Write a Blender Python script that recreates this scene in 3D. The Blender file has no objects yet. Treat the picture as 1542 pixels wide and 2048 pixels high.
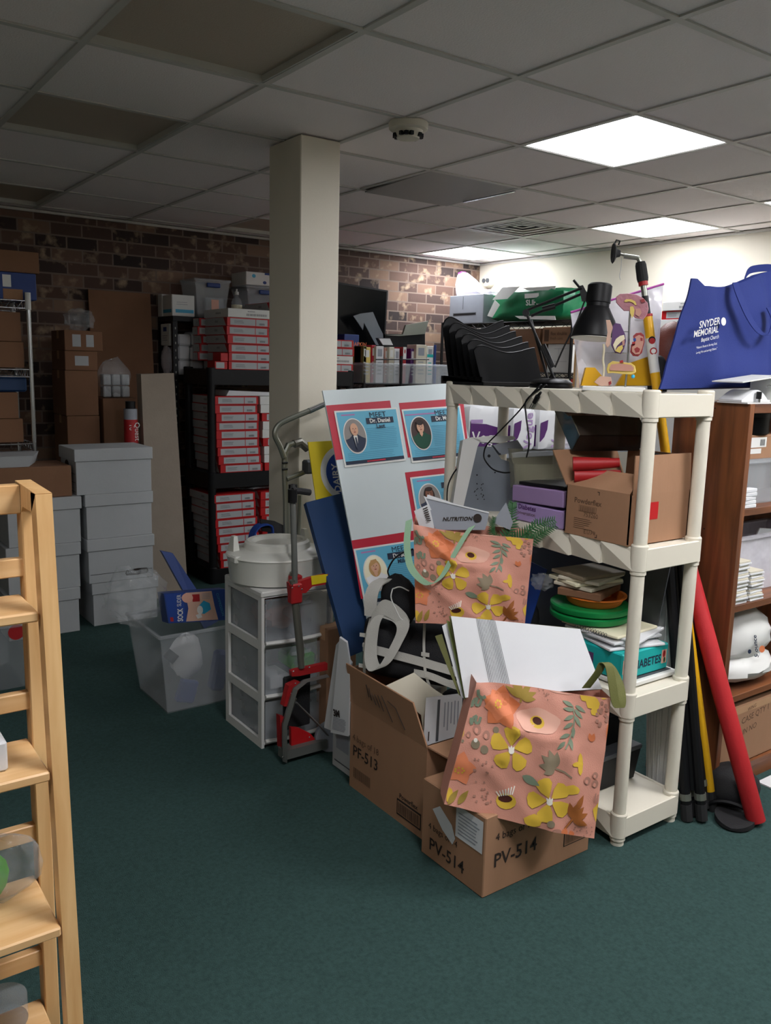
import bpy, math, random
from mathutils import Vector as V, Matrix, Quaternion
random.seed(7)
C = bpy.context.scene.collection
R_ = math.radians
pi = math.pi
# ------------------------------------------------------------------ camera
F, YAW, PITCH, ROLL, CH = 1688.09, 0.626260, -0.170251, 0.025505, 1.4915
_f = V((math.cos(PITCH)*math.sin(YAW), math.cos(PITCH)*math.cos(YAW), math.sin(PITCH)))
_r = V((math.cos(YAW), -math.sin(YAW), 0))
_u = _r.cross(_f)
_c, _s = math.cos(ROLL), math.sin(ROLL)
CR, CU, CF = _c*_r+_s*_u, -_s*_r+_c*_u, _f
EYE = V((0, 0, CH))
cam = bpy.data.cameras.new('camera'); camo = bpy.data.objects.new('camera', cam); C.objects.link(camo)
cam.sensor_fit = 'HORIZONTAL'; cam.sensor_width = 36.0; cam.lens = 36.0*F/1542; cam.clip_start = .02
camo.matrix_world = Matrix(((CR.x, CU.x, -CF.x, 0), (CR.y, CU.y, -CF.y, 0), (CR.z, CU.z, -CF.z, CH), (0, 0, 0, 1)))
bpy.context.scene.camera = camo
# measuring helpers: where a line of sight meets a known plane of the room
def ray(px, py): return CF + CR*((px-771)/F) - CU*((py-1024)/F)
def az(px, py, z): d = ray(px, py); return EYE + d*((z-CH)/d.z)
def ay(px, py, y): d = ray(px, py); return EYE + d*(y/d.y)
def ax(px, py, x): d = ray(px, py); return EYE + d*(x/d.x)
def pl(px, py, o, n): d = ray(px, py); n = V(n); return EYE + d*((V(o)-EYE).dot(n)/d.dot(n))
# ------------------------------------------------------------------ materials
MATS = {}
def lin(h):
    if isinstance(h, str):
        c = [int(h[i:i+2], 16)/255 for i in (0, 2, 4)]
    else: c = list(h)
    return tuple((x/12.92 if x <= .04045 else ((x+.055)/1.055)**2.4) for x in c)+(1,)
def nd(nt, t, **k):
    n = nt.nodes.new(t)
    for a, b in k.items(): setattr(n, a, b)
    return n
def base(name):
    m = bpy.data.materials.new(name); m.use_nodes = True; nt = m.node_tree
    return m, nt, nt.nodes['Principled BSDF'], nt.links
def mt(name, col, rough=.55, metal=0, var=.10, sc=14, bump=0, bsc=80, spec=.4, stretch=None, coat=0, sheen=0):
    m, nt, b, L = base(name)
    b.inputs['Roughness'].default_value = rough; b.inputs['Metallic'].default_value = metal
    b.inputs['Specular IOR Level'].default_value = spec; b.inputs['Coat Weight'].default_value = coat
    tc = nd(nt, 'ShaderNodeTexCoord'); mp = nd(nt, 'ShaderNodeMapping'); L.new(tc.outputs['Object'], mp.inputs[0])
    if stretch: mp.inputs['Scale'].default_value = stretch
    n = nd(nt, 'ShaderNodeTexNoise'); n.inputs['Scale'].default_value = sc; n.inputs['Detail'].default_value = 4
    L.new(mp.outputs[0], n.inputs['Vector'])
    mx = nd(nt, 'ShaderNodeMix', data_type='RGBA')
    c = lin(col); L.new(n.outputs['Fac'], mx.inputs['Factor'])
    mx.inputs['A'].default_value = tuple(x*(1-var) for x in c[:3])+(1,)
    mx.inputs['B'].default_value = tuple(min(1, x*(1+var)) for x in c[:3])+(1,)
    L.new(mx.outputs['Result'], b.inputs['Base Color'])
    if bump:
        n2 = nd(nt, 'ShaderNodeTexNoise'); n2.inputs['Scale'].default_value = bsc; n2.inputs['Detail'].default_value = 3
        L.new(mp.outputs[0], n2.inputs['Vector'])
        bp = nd(nt, 'ShaderNodeBump'); bp.inputs['Strength'].default_value = bump; bp.inputs['Distance'].default_value = .004
        L.new(n2.outputs['Fac'], bp.inputs['Height']); L.new(bp.outputs[0], b.inputs['Normal'])
    MATS[name] = m
    return m
def clear(name, col, a, rough=.15, bump=.3, bsc=25):
    # thin clear or frosted plastic: partly see-through, with its own haze and shine
    m, nt, b, L = base(name)
    b.inputs['Base Color'].default_value = lin(col); b.inputs['Roughness'].default_value = rough
    b.inputs['Alpha'].default_value = a; b.inputs['Specular IOR Level'].default_value = .6
    tc = nd(nt, 'ShaderNodeTexCoord'); n = nd(nt, 'ShaderNodeTexNoise'); n.inputs['Scale'].default_value = bsc
    L.new(tc.outputs['Object'], n.inputs['Vector'])
    mr = nd(nt, 'ShaderNodeMapRange'); mr.inputs['To Min'].default_value = max(0, a-.1); mr.inputs['To Max'].default_value = min(1, a+.1)
    L.new(n.outputs['Fac'], mr.inputs['Value']); L.new(mr.outputs[0], b.inputs['Alpha'])
    bp = nd(nt, 'ShaderNodeBump'); bp.inputs['Strength'].default_value = bump; bp.inputs['Distance'].default_value = .01
    L.new(n.outputs['Fac'], bp.inputs['Height']); L.new(bp.outputs[0], b.inputs['Normal'])
    MATS[name] = m
def wood(name, c1, c2, rough=.4, stretch=(1, 1, 1), sc=6):
    m, nt, b, L = base(name)
    b.inputs['Roughness'].default_value = rough
    tc = nd(nt, 'ShaderNodeTexCoord'); mp = nd(nt, 'ShaderNodeMapping'); mp.inputs['Scale'].default_value = stretch
    L.new(tc.outputs['Object'], mp.inputs[0])
    n = nd(nt, 'ShaderNodeTexNoise'); n.inputs['Scale'].default_value = sc; n.inputs['Detail'].default_value = 6; n.inputs['Distortion'].default_value = .6
    L.new(mp.outputs[0], n.inputs['Vector'])
    r = nd(nt, 'ShaderNodeValToRGB'); r.color_ramp.elements[0].position = .32; r.color_ramp.elements[1].position = .68
    r.color_ramp.elements[0].color = lin(c1); r.color_ramp.elements[1].color = lin(c2)
    L.new(n.outputs['Fac'], r.inputs[0]); L.new(r.outputs[0], b.inputs['Base Color'])
    MATS[name] = m
def emit(name, col, s):
    m, nt, b, L = base(name)
    nt.nodes.remove(b); e = nd(nt, 'ShaderNodeEmission'); e.inputs[0].default_value = lin(col); e.inputs[1].default_value = s
    L.new(e.outputs[0], nt.nodes['Material Output'].inputs[0]); MATS[name] = m
def brick():
    m, nt, b, L = base('brick'); b.inputs['Roughness'].default_value = .85
    def ma(op, a, c=None):
        n = nd(nt, 'ShaderNodeMath', operation=op)
        for i, x in ((0, a), (1, c)):
            if x is None: continue
            if isinstance(x, (int, float)): n.inputs[i].default_value = x
            else: L.new(x, n.inputs[i])
        return n.outputs[0]
    tc = nd(nt, 'ShaderNodeTexCoord'); sp = nd(nt, 'ShaderNodeSeparateXYZ'); L.new(tc.outputs['Object'], sp.inputs[0])
    zz = ma('DIVIDE', sp.outputs['Z'], .082); row = ma('FLOOR', zz)
    xx = ma('ADD', ma('DIVIDE', sp.outputs['X'], .203), ma('MULTIPLY', ma('FLOORED_MODULO', row, 2), .5)); colm = ma('FLOOR', xx)
    fz, fx = ma('FRACT', zz), ma('FRACT', xx)
    mort = ma('MAXIMUM', ma('GREATER_THAN', fz, .87), ma('GREATER_THAN', fx, .95))
    cv = nd(nt, 'ShaderNodeCombineXYZ'); L.new(colm, cv.inputs[0]); L.new(row, cv.inputs[1])
    wn = nd(nt, 'ShaderNodeTexWhiteNoise', noise_dimensions='2D'); L.new(cv.outputs[0], wn.inputs['Vector'])
    r = nd(nt, 'ShaderNodeValToRGB'); cr = r.color_ramp; cr.interpolation = 'LINEAR'
    cr.elements[0].position = 0; cr.elements[0].color = lin('281d1b')
    cr.elements[1].position = 1; cr.elements[1].color = lin('846a56')
    for p, h in ((.2, '41312c'), (.45, '5b4338'), (.62, '483630'), (.8, '715748')):
        e = cr.elements.new(p); e.color = lin(h)
    L.new(wn.outputs['Value'], r.inputs[0])
    ns = nd(nt, 'ShaderNodeTexNoise'); ns.inputs['Scale'].default_value = 11; ns.inputs['Detail'].default_value = 5
    L.new(tc.outputs['Object'], ns.inputs['Vector'])
    mr = nd(nt, 'ShaderNodeMapRange'); mr.inputs['From Min'].default_value = .56; mr.inputs['From Max'].default_value = .72
    L.new(ns.outputs['Fac'], mr.inputs['Value'])
    m1 = nd(nt, 'ShaderNodeMix', data_type='RGBA'); L.new(mr.outputs[0], m1.inputs['Factor'])
    L.new(r.outputs[0], m1.inputs['A']); m1.inputs['B'].default_value = lin('9c866e')
    m2 = nd(nt, 'ShaderNodeMix', data_type='RGBA'); L.new(mort, m2.inputs['Factor'])
    L.new(m1.outputs['Result'], m2.inputs['A']); m2.inputs['B'].default_value = lin('77665b')
    L.new(m2.outputs['Result'], b.inputs['Base Color'])
    bp = nd(nt, 'ShaderNodeBump'); bp.inputs['Strength'].default_value = .7; bp.inputs['Distance'].default_value = .008
    h = ma('ADD', ma('SUBTRACT', 1.0, mort), ma('MULTIPLY', ns.outputs['Fac'], .6))
    L.new(h, bp.inputs['Height']); L.new(bp.outputs[0], b.inputs['Normal']); MATS['brick'] = m
# ------------------------------------------------------------------ mesh builder (world coordinates, optional local frame)
class MB:
    def __init__(s, M=None): s.v = []; s.f = []; s.fm = []; s.m = None; s.M = M
    def use(s, m): s.m = m; return s
    def add(s, vs, fs):
        k = len(s.v)
        s.v += [(s.M @ V(p)) if s.M else V(p) for p in vs]
        for f in fs: s.f.append([k+i for i in f]); s.fm.append(s.m)
        return s
    def box(s, x0, x1, y0, y1, z0, z1, b=0, R=None):
        c = V(((x0+x1)/2, (y0+y1)/2, (z0+z1)/2)); h = [abs(x1-x0)/2, abs(y1-y0)/2, abs(z1-z0)/2]
        b = min(b, .45*min(h)) if b else 0
        if not b:
            vs = [V((sx*h[0], sy*h[1], sz*h[2])) for sx in (-1, 1) for sy in (-1, 1) for sz in (-1, 1)]
            fs = [(0, 1, 3, 2), (4, 6, 7, 5), (0, 4, 5, 1), (2, 3, 7, 6), (0, 2, 6, 4), (1, 5, 7, 3)]
        else:
            vs = []; idx = {}
            for sx in (-1, 1):
                for sy in (-1, 1):
                    for sz in (-1, 1):
                        for a in range(3):
                            p = [sx*(h[0]-b), sy*(h[1]-b), sz*(h[2]-b)]; p[a] += b*(sx, sy, sz)[a]
                            idx[(sx, sy, sz, a)] = len(vs); vs.append(V(p))
            fs = []
            def q(*k): fs.append([idx[i] for i in k])
            for e in (-1, 1):
                q((e, -1, -1, 0), (e, 1, -1, 0), (e, 1, 1, 0), (e, -1, 1, 0))
                q((-1, e, -1, 1), (1, e, -1, 1), (1, e, 1, 1), (-1, e, 1, 1))
                q((-1, -1, e, 2), (1, -1, e, 2), (1, 1, e, 2), (-1, 1, e, 2))
                for g in (-1, 1):
                    q((e, g, -1, 0), (e, g, -1, 1), (e, g, 1, 1), (e, g, 1, 0))
                    q((e, -1, g, 0), (e, -1, g, 2), (e, 1, g, 2), (e, 1, g, 0))
                    q((-1, e, g, 1), (-1, e, g, 2), (1, e, g, 2), (1, e, g, 1))
                    for k in (-1, 1): q((e, g, k, 0), (e, g, k, 1), (e, g, k, 2))
        if R is not None: vs = [R @ p for p in vs]
        return s.add([c+p for p in vs], fs)
    def hexa(s, bot, top):  # 4 bottom + 4 top corners, same winding
        return s.add(list(bot)+list(top), [(3, 2, 1, 0), (4, 5, 6, 7)]+[(i, (i+1) % 4, 4+(i+1) % 4, 4+i) for i in range(4)])
    def slab(s, pts, d):    # polygon pushed along vector d
        n = len(pts); d = V(d); pts = [V(p) for p in pts]
        return s.add(pts+[p+d for p in pts], [tuple(range(n)), tuple(range(2*n-1, n-1, -1))]+[(i, i+n, (i+1) % n+n, (i+1) % n) for i in range(n)])
    def poly(s, pts): return s.add(pts, [tuple(range(len(pts)))])
    def fan(s, c, pts): return s.add([c]+list(pts), [(0, i+1, (i+1) % len(pts)+1) for i in range(len(pts))])
    def rings(s, rs, cap=True, closed=False):
        n = len(rs[0]); vs = [p for r in rs for p in r]; fs = []
        m = len(rs)
        for i in range(m if closed else m-1):
            j = (i+1) % m
            for k in range(n): fs.append((i*n+k, i*n+(k+1) % n, j*n+(k+1) % n, j*n+k))
        if cap and not closed: fs += [tuple(range(n-1, -1, -1)), tuple((m-1)*n+k for k in range(n))]
        return s.add(vs, fs)
    def tube(s, pts, r, n=8, closed=False, flat=None, up=None):
        pts = [V(p) for p in pts]; m = len(pts); rs = []
        rad = r if isinstance(r, (list, tuple)) else [r]*m
        pn = None
        for i, p in enumerate(pts):
            if closed: t = pts[(i+1) % m]-pts[i-1]
            else: t = pts[min(i+1, m-1)]-pts[max(i-1, 0)]
            t.normalize()
            if pn is None:
                a = V(up) if up else (V((0, 0, 1)) if abs(t.z) < .9 else V((1, 0, 0)))
                nn = (a-t*a.dot(t)).normalized()
            else: nn = (pn-t*pn.dot(t)).normalized()
            pn = nn; bb = t.cross(nn); fl = flat if flat else 1
            rs.append([p+(nn*math.cos(2*pi*k/n)*fl+bb*math.sin(2*pi*k/n))*rad[i] for k in range(n)])
        return s.rings(rs, closed=closed)
    def cyl(s, a, b, r0, r1=None, n=16): return s.tube([a, b], [r0, r0 if r1 is None else r1], n)
    def lathe(s, o, prof, n=28, axis=(0, 0, 1), sx=1, sy=1):
        q = V((0, 0, 1)).rotation_difference(V(axis)); o = V(o)
        rs = [[o+q @ V((r*sx*math.cos(2*pi*k/n), r*sy*math.sin(2*pi*k/n), z)) for k in range(n)] for r, z in prof]
        return s.rings(rs)
    def ell(s, o, a, n=14, m=8, R=None, fn=None):
        o = V(o); rs = []
        for i in range(m+1):
            t = pi*i/m; row = []
            for k in range(n):
                p = V((a[0]*max(math.sin(t), .001)*math.cos(2*pi*k/n), a[1]*max(math.sin(t), .001)*math.sin(2*pi*k/n), -a[2]*math.cos(t)))
                if fn: p = p*fn(t, 2*pi*k/n)
                if R is not None: p = R @ p
                row.append(o+p)
            rs.append(row)
        return s.rings(rs)
    def grid(s, fn, nu, nv):
        vs = [fn(i/nu, j/nv) for j in range(nv+1) for i in range(nu+1)]
        return s.add(vs, [(j*(nu+1)+i, j*(nu+1)+i+1, (j+1)*(nu+1)+i+1, (j+1)*(nu+1)+i) for j in range(nv) for i in range(nu)])
    def ribbon(s, pts, w, t=.002):  # flat strap through points; w = width vector(s)
        ws = w if isinstance(w, list) else [w]*len(pts); rs = []; pts = [V(p) for p in pts]
        for i, p in enumerate(pts):
            d = (pts[min(i+1, len(pts)-1)]-pts[max(i-1, 0)]).normalized(); h = V(ws[i])*.5; nn = d.cross(h).normalized()*t*.5
            rs.append([p-h-nn, p+h-nn, p+h+nn, p-h+nn])
        return s.rings(rs)
    def text(s, body, o, u, v, size, align='LEFT', bold=0, sq=1):
        o, u, v = V(o), V(u).normalized(), V(v).normalized(); n = u.cross(v)
        vs, fs = glyphs(body, bold)
        xs = [p[0] for p in vs] or [0]
        sh = {'LEFT': 0, 'CENTER': -(min(xs)+max(xs))/2, 'RIGHT': -max(xs)}[align]
        return s.add([o+u*((p[0]+sh)*size*sq)+v*(p[1]*size) for p in vs], fs)
    def build(s, name, parent=None, mat=None, ang=35):
        me = bpy.data.meshes.new(name)
        W = WM.get(parent) if parent else None
        if parent is None:
            lo = [min(p[i] for p in s.v) for i in range(3)]; hi = [max(p[i] for p in s.v) for i in range(3)]
            o = V(((lo[0]+hi[0])/2, (lo[1]+hi[1])/2, lo[2])); W = Matrix.Translation(o)
        I = W.inverted()
        me.from_pydata([I @ p for p in s.v], [], s.f)
        names = []
        for m in s.fm:
            m = m or mat
            if m not in names: names.append(m)
        for m in names: me.materials.append(MATS[m])
        me.polygons.foreach_set('material_index', [names.index(m or mat) for m in s.fm])
        me.polygons.foreach_set('use_smooth', [True]*len(me.polygons))
        me.update(); me.set_sharp_from_angle(angle=R_(ang))
        ob = bpy.data.objects.new(name, me); C.objects.link(ob)
        if parent: ob.parent = parent; WM[ob] = WM[parent]
        else: ob.location = o; WM[ob] = W
        return ob
WM = {}
_gl = {}
def glyphs(body, bold):
    k = (body, bold)
    if k not in _gl:
        cu = bpy.data.curves.new('lettering', 'FONT'); cu.body = body; cu.size = 1; cu.resolution_u = 2; cu.offset = bold
        ob = bpy.data.objects.new('lettering', cu)
        me = bpy.data.meshes.new_from_object(ob)
        _gl[k] = ([tuple(v.co) for v in me.vertices], [tuple(p.vertices) for p in me.polygons])
        bpy.data.meshes.remove(me); bpy.data.objects.remove(ob); bpy.data.curves.remove(cu)
    return _gl[k]
def tag(o, label, cat, group=None, kind=None):
    o['label'] = label; o['category'] = cat
    if group: o['group'] = group
    if kind: o['kind'] = kind
    return o
def thing(name, label, cat, loc=(0, 0, 0), rz=0, group=None):
    o = bpy.data.objects.new(name, None); C.objects.link(o); o.empty_display_size = .05
    o.location = loc; o.rotation_euler = (0, 0, rz)
    WM[o] = Matrix.Translation(V(loc)) @ Matrix.Rotation(rz, 4, 'Z')
    return tag(o, label, cat, group)
def one(name, mb, label, cat, group=None, mat=None, ang=35):
    return tag(mb.build(name, None, mat, ang), label, cat, group)
def struct(name, mb, mat=None, label=None):
    o = mb.build(name, None, mat); o['kind'] = 'structure'
    if label: o['label'] = label
    return o
KIDS = {}
def dup(root, loc, rz=None, label=None, group=None):
    r = root.copy(); C.objects.link(r); r.location = loc
    if rz is not None: r.rotation_euler = (0, 0, rz)
    if label: r['label'] = label
    if group: r['group'] = group
    for ch in list(root.children):
        c = ch.copy(); C.objects.link(c); c.parent = r
        for g in ch.children:
            d = g.copy(); C.objects.link(d); d.parent = c
    return r
def arc(c, u, v, r, a0, a1, n):
    c, u, v = V(c), V(u), V(v)
    return [c+u*(r*math.cos(a0+(a1-a0)*i/n))+v*(r*math.sin(a0+(a1-a0)*i/n)) for i in range(n+1)]
def smooth(pts, k=6):   # Catmull-Rom through points
    P = [V(p) for p in pts]; P = [P[0]*2-P[1]]+P+[P[-1]*2-P[-2]]; out = []
    for i in range(1, len(P)-2):
        for j in range(k):
            t = j/k; a, b, c, d = P[i-1:i+3]
            out.append(.5*((2*b)+(c-a)*t+(2*a-5*b+4*c-d)*t*t+(3*b-a-3*c+d)*t**3))
    return out+[P[-2]]
class Face:  # rectangle in space given by its corners TL TR BR BL: maps (u right, v down) and lifts layers off it
    def __init__(s, tl, tr, br, bl):
        s.c = [V(tl), V(tr), V(br), V(bl)]
        s.ux = (s.c[1]-s.c[0]).normalized(); s.n = s.ux.cross(s.c[0]-s.c[3]).normalized(); s.vy = s.n.cross(s.ux)
        s.w = (s.c[1]-s.c[0]).length; s.h = (s.c[3]-s.c[0]).length
    def p(s, u, v, k=0):
        a, b, c, d = s.c
        return (a*(1-u)+b*u)*(1-v)+(d*(1-u)+c*u)*v+s.n*(.0007*k)
    def rect(s, mb, u0, u1, v0, v1, k=1): return mb.poly([s.p(u0, v1, k), s.p(u1, v1, k), s.p(u1, v0, k), s.p(u0, v0, k)])
    def ell(s, mb, u, v, ru, rv, k=1, n=24): return mb.poly([s.p(u+ru*math.cos(2*pi*i/n), v-rv*math.sin(2*pi*i/n), k) for i in range(n)])
    def pts(s, mb, L, k=1): return mb.poly([s.p(u, v, k) for u, v in L])
    def text(s, mb, body, u, v, size, k=2, align='LEFT', bold=0, rot=0, sq=1):
        a, b = s.ux, s.vy
        if rot: q = Quaternion(s.n, R_(rot)); a = q @ a; b = q @ b
        return mb.text(body, s.p(u, v, k), a, b, size, align, bold, sq)
    def lines(s, mb, u0, u1, v0, v1, n, k=1, th=.35, rag=.15):
        for i in range(n):
            v = v0+(v1-v0)*(i+.5)/n; hh = (v1-v0)/n*th/2
            s.rect(mb, u0, u1-(u1-u0)*random.random()*rag, v-hh, v+hh, k)
    def bars(s, mb, u0, u1, v0, v1, n=14, k=1):
        u = u0
        while u < u1:
            w = (u1-u0)/n*(.3+.6*random.random()); s.rect(mb, u, min(u+w*.6, u1), v0, v1, k); u += w*1.3
def loc_face(x0, x1, y, z0, z1): return Face((x0, y, z1), (x1, y, z1), (x1, y, z0), (x0, y, z0))       # faces -y
def loc_side(x, y0, y1, z0, z1): return Face((x, y1, z1), (x, y0, z1), (x, y0, z0), (x, y1, z0))       # faces -x
# ------------------------------------------------------------------ palette
mt('carpet', '354b48', .95, var=.45, sc=95, bump=1.0, bsc=330, spec=.1)
mt('cream', 'd9d2c2', .75, var=.03, sc=4, bump=.08, bsc=160)
mt('tile', 'f0e8e7', .9, var=.06, sc=220, bump=.35, bsc=160, spec=.1)
mt('tbar', 'c2c0ba', .5, var=.03)
brick()
emit('lamp_added', 'fdfcff', 19); emit('lamp_mid', 'f8faff', 9); emit('lamp_far', 'f6f9ff', 8.5); emit('lamp_corner', 'f6f9ff', 15)
mt('lens', 'b3a696', .45, var=.06, sc=260, bump=.3, bsc=300)
mt('lens_grey', 'a5a2a0', .5, var=.05, sc=200, bump=.2, bsc=200)
mt('white', 'd4d4d0', .45, var=.03); mt('resin', 'd6d0c0', .5, var=.03, sc=8); mt('paper', 'd0d1d3', .8, var=.03)
mt('offwhite', 'c9c3b0', .6, var=.05); mt('seat_white', 'd0d0c8', .35, var=.03); mt('file_white', 'adb0b2', .8, var=.04, bump=.1, bsc=60)
mt('card', '9a7458', .85, var=.07, sc=20, bump=.15, bsc=70, stretch=(1, 1, .3)); mt('card_dark', '7d5a42', .85, var=.1, sc=9, bump=.15, bsc=60)
mt('card_edge', 'b08a68', .9); mt('ink', '2b211c', .8); mt('ink_soft', '5f4634', .85)
mt('black', '101012', .45, var=.2, spec=.25); mt('black_gloss', '070708', .4, var=.2, spec=.12); mt('black_matte', '1a1a1c', .8, var=.2, bump=.3, bsc=200)
mt('black_metal', '19191b', .4, .3); mt('rubber', '1d1d1e', .8)
mt('red', 'a01d20', .5, var=.08); mt('red_bright', 'b3161b', .45); mt('noodle', 'b32227', .7, bump=.15, bsc=200)
mt('chrome', 'b9bcc0', .25, 1, var=.05); mt('alu', '8f9187', .38, .75, var=.06); mt('grey_tube', '6d6b62', .4, .45, var=.06); mt('steel', '6f716d', .4, .35, var=.1)
wood('maple', 'd0a068', 'e2b982', .38, (9, 9, .8), 4); wood('maple_h', 'd3a46e', 'e4bd8a', .38, (.8, 9, 9), 4)
wood('walnut', '4d2c1c', '85502f', .42, (7, 7, .55), 3.2); wood('walnut_h', '53301f', '85512f', .42, (.6, 7, 7), 3.2)
mt('navy', '1a3a63', .55, var=.06); mt('blue', '1c3f8c', .5); mt('blue_bag', '1b2c70', .8, var=.06, bump=.35, bsc=500); mt('blue_dark', '15226a', .8, var=.06)
mt('yellow', 'd8c020', .5); mt('pole_yellow', 'd6a21a', .35); mt('poster_blue', '5ea9c4', .5, var=.03); mt('poster_red', 'b01f34', .5, var=.03)
mt('board', 'c3cccd', .6, var=.02); mt('dark_ink', '16243a', .6); mt('pink_ink', 'a878a8', .6); mt('line_ink', '4a90ac', .6)
mt('skin', 'd0a184', .6); mt('skin_dark', '7a4c38', .6); mt('hair_dark', '2a1a16', .7); mt('hair_blond', 'b88f5c', .7); mt('photo_grey', '8a8480', .6); mt('photo_brown', '3a2520', .6); mt('photo_cream', 'e8e2c4', .6)
mt('suit', '2a3246', .7); mt('green_cloth', '1d4a38', .8); mt('white_cloth', 'e4e4e4', .8)
mt('pink_bag', 'cf917e', .62, var=.05, sc=9, bump=.25, bsc=380); mt('p_yellow', 'd6b03c', .65); mt('p_orange', 'cc7348', .65); mt('p_orange_lt', 'd98058', .65); mt('p_olive', '9c8238', .65); mt('p_grey', '8a7c66', .65)
mt('p_sage', '7d8a74', .65); mt('p_brown', '4a2018', .6); mt('p_pale', 'd8a592', .65); mt('p_white', 'e8e2d6', .65); mt('p_rust', '9a5a28', .65); mt('p_mauve', 'a67868', .65)
mt('olive', '5f6030', .7, bump=.3, bsc=500); mt('mint', '8fb192', .7, bump=.3, bsc=500); mt('olive_edge', '6f7a3c', .7)
mt('webbing', 'b3b1aa', .7, bump=.4, bsc=500); mt('duffel', '17171a', .75, bump=.5, bsc=350)
mt('grey', '8e929a', .5); mt('grey_dev', '6b727a', .5); mt('grey_dark', '4a4c50', .5); mt('lilac', '9a80ab', .6); mt('lilac_lt', 'a78fc0', .6)
mt('teal', '17a5a2', .45); mt('green_tub', '0c7a3c', .4); mt('orange_tray', 'd0702a', .4); mt('green_dk', '14532c', .6); mt('fern', '2c5a30', .6, var=.2); mt('green_pack', '146a44', .35, var=.3, sc=9); mt('green_lime', '4fae2c', .5)
mt('beige', '8f8376', .85, bump=.2, bsc=90); mt('purple', '4a1c5e', .4); mt('magenta', 'a83a98', .4); mt('cyan', '2d9ac0', .4); mt('bin_blue', '1d3a7a', .5)
mt('p_skin', 'c8a390', .6); mt('brain', 'a8707a', .5, var=.12, sc=40, bump=.8, bsc=60); mt('organ_y', 'd2b860', .5); mt('organ_pink', 'b98878', .5, var=.12); mt('organ_red', '8a2a2c', .45); mt('organ_purple', '5a3a68', .5); mt('bone', 'ded3b4', .5)
mt('brown_ball', '6b3428', .5, bump=.3, bsc=200); mt('screen', '050608', .25, spec=.12); mt('sheet_grey', '6d757c', .3)
clear('clear', 'd4d8da', .30, .12, .3, 8); clear('frost', 'c3c8cc', .27, .35, .15, 6); clear('film', 'c4c8ca', .2, .05, 1.0, 30); clear('smoke', '3c342e', .72, .08, .05, 4); clear('haze_bag', 'e4e2ea', .62, .15, .8, 16); clear('acrylic', '8c8a76', .42, .06, .05, 5); clear('drawer', 'b4bac0', .40, .4, .15, 9)
# ================================================================== THE ROOM
X0, X1, Y0, Y1, H = -2.6, 5.31, -3.2, 5.97, 2.44
from mathutils import noise
GX = lambda i: .23268+.6096*i
GY = lambda j: .34284+.6096*j
struct('floor', MB().box(X0-.1, X1+.1, Y0-.1, Y1+.1, -.1, 0), 'carpet')
struct('wall_back', MB().box(X0-.1, X1+.1, Y1, Y1+.12, 0, H+.25), 'brick')
struct('wall_right', MB().box(X1, X1+.12, Y0, Y1, 0, H+.25), 'cream')
struct('wall_left', MB().box(X0-.12, X0, Y0, Y1, 0, H+.25), 'cream')
struct('wall_front', MB().box(X0-.1, X1+.1, Y0-.12, Y0, 0, H+.25), 'cream')
FIX = {(1, 3): 'off', (1, 5): 'off', (1, 8): 'off', (4, 8): 'off', (4, 5): 'grey', (4, 3): 'on', (7, 5): 'on', (7, 8): 'on', (7, 3): 'on', (6, 6): 'vent',
       (7, 0): 'on', (4, 0): 'on', (1, 0): 'on', (4, -2): 'on', (-2, 0): 'on'}  # unseen panels; those near ladder, white shelf and camera added for fill light
xs = [X0]+[GX(i) for i in range(-4, 9) if X0 < GX(i) < X1]+[X1]; ys = [Y0]+[GY(j) for j in range(-5, 10) if Y0 < GY(j) < Y1]+[Y1]
mc = MB()
for a in range(len(xs)-1):
    for b in range(len(ys)-1):
        i = round((xs[a]-GX(0))/.6096) if a else -99; j = round((ys[b]-GY(0))/.6096) if b else -99
        if (i, j) in FIX: continue
        mc.box(xs[a], xs[a+1], ys[b], ys[b+1], H, H+.015)
struct('ceiling', mc, 'tile')
mg = MB()
for x in xs[1:-1]: mg.box(x-.012, x+.012, Y0, Y1, H-.006, H-.0005)
for y in ys[1:-1]: mg.box(X0, X1, y-.012, y+.012, H-.0063, H-.0008)
struct('trim_1', mg, 'tbar', 'white metal grid between the ceiling tiles')
me_ = MB().box(X1-.02, X1, Y0, Y1, H-.022, H-.0065).box(X0, X1-.02, Y1-.02, Y1, H-.022, H-.0065)
struct('trim_2', me_, 'tbar', 'wall angle around the ceiling')
struct('trim_3', MB().box(1.857, 2.052, 3.232, 3.51, 0, H-.007, .004), 'cream', 'square cream column from floor to ceiling')
# ceiling fixtures
LL = {(1, 3): 'unlit square ceiling light with brown lens, largest and nearest at top left', (1, 5): 'unlit square ceiling light with brown lens, second from top on the left',
      (1, 8): 'unlit dark ceiling light at far left edge by brick wall', (4, 8): 'unlit dark ceiling light next to brick wall, beside the column',
      (4, 5): 'grey unlit ceiling light hanging slightly open right of the column', (4, 3): 'large bright square ceiling light nearest the camera',
      (7, 5): 'bright square ceiling light above the cream wall, behind the large one', (7, 8): 'bright square ceiling light in the corner of brick and cream walls',
      (7, 3): 'bright ceiling light cut off by right edge of photo', (7, 0): 'bright ceiling light outside the right edge, near the cream wall', (4, 0): 'bright ceiling light overhead in front of white shelf, outside the photo', (-2, 0): 'bright ceiling light left of the ladder shelf, outside the photo', (4, -2): 'bright ceiling light behind the camera, right', (1, 0): 'bright ceiling light overhead beside the ladder shelf, outside the photo'}
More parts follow.
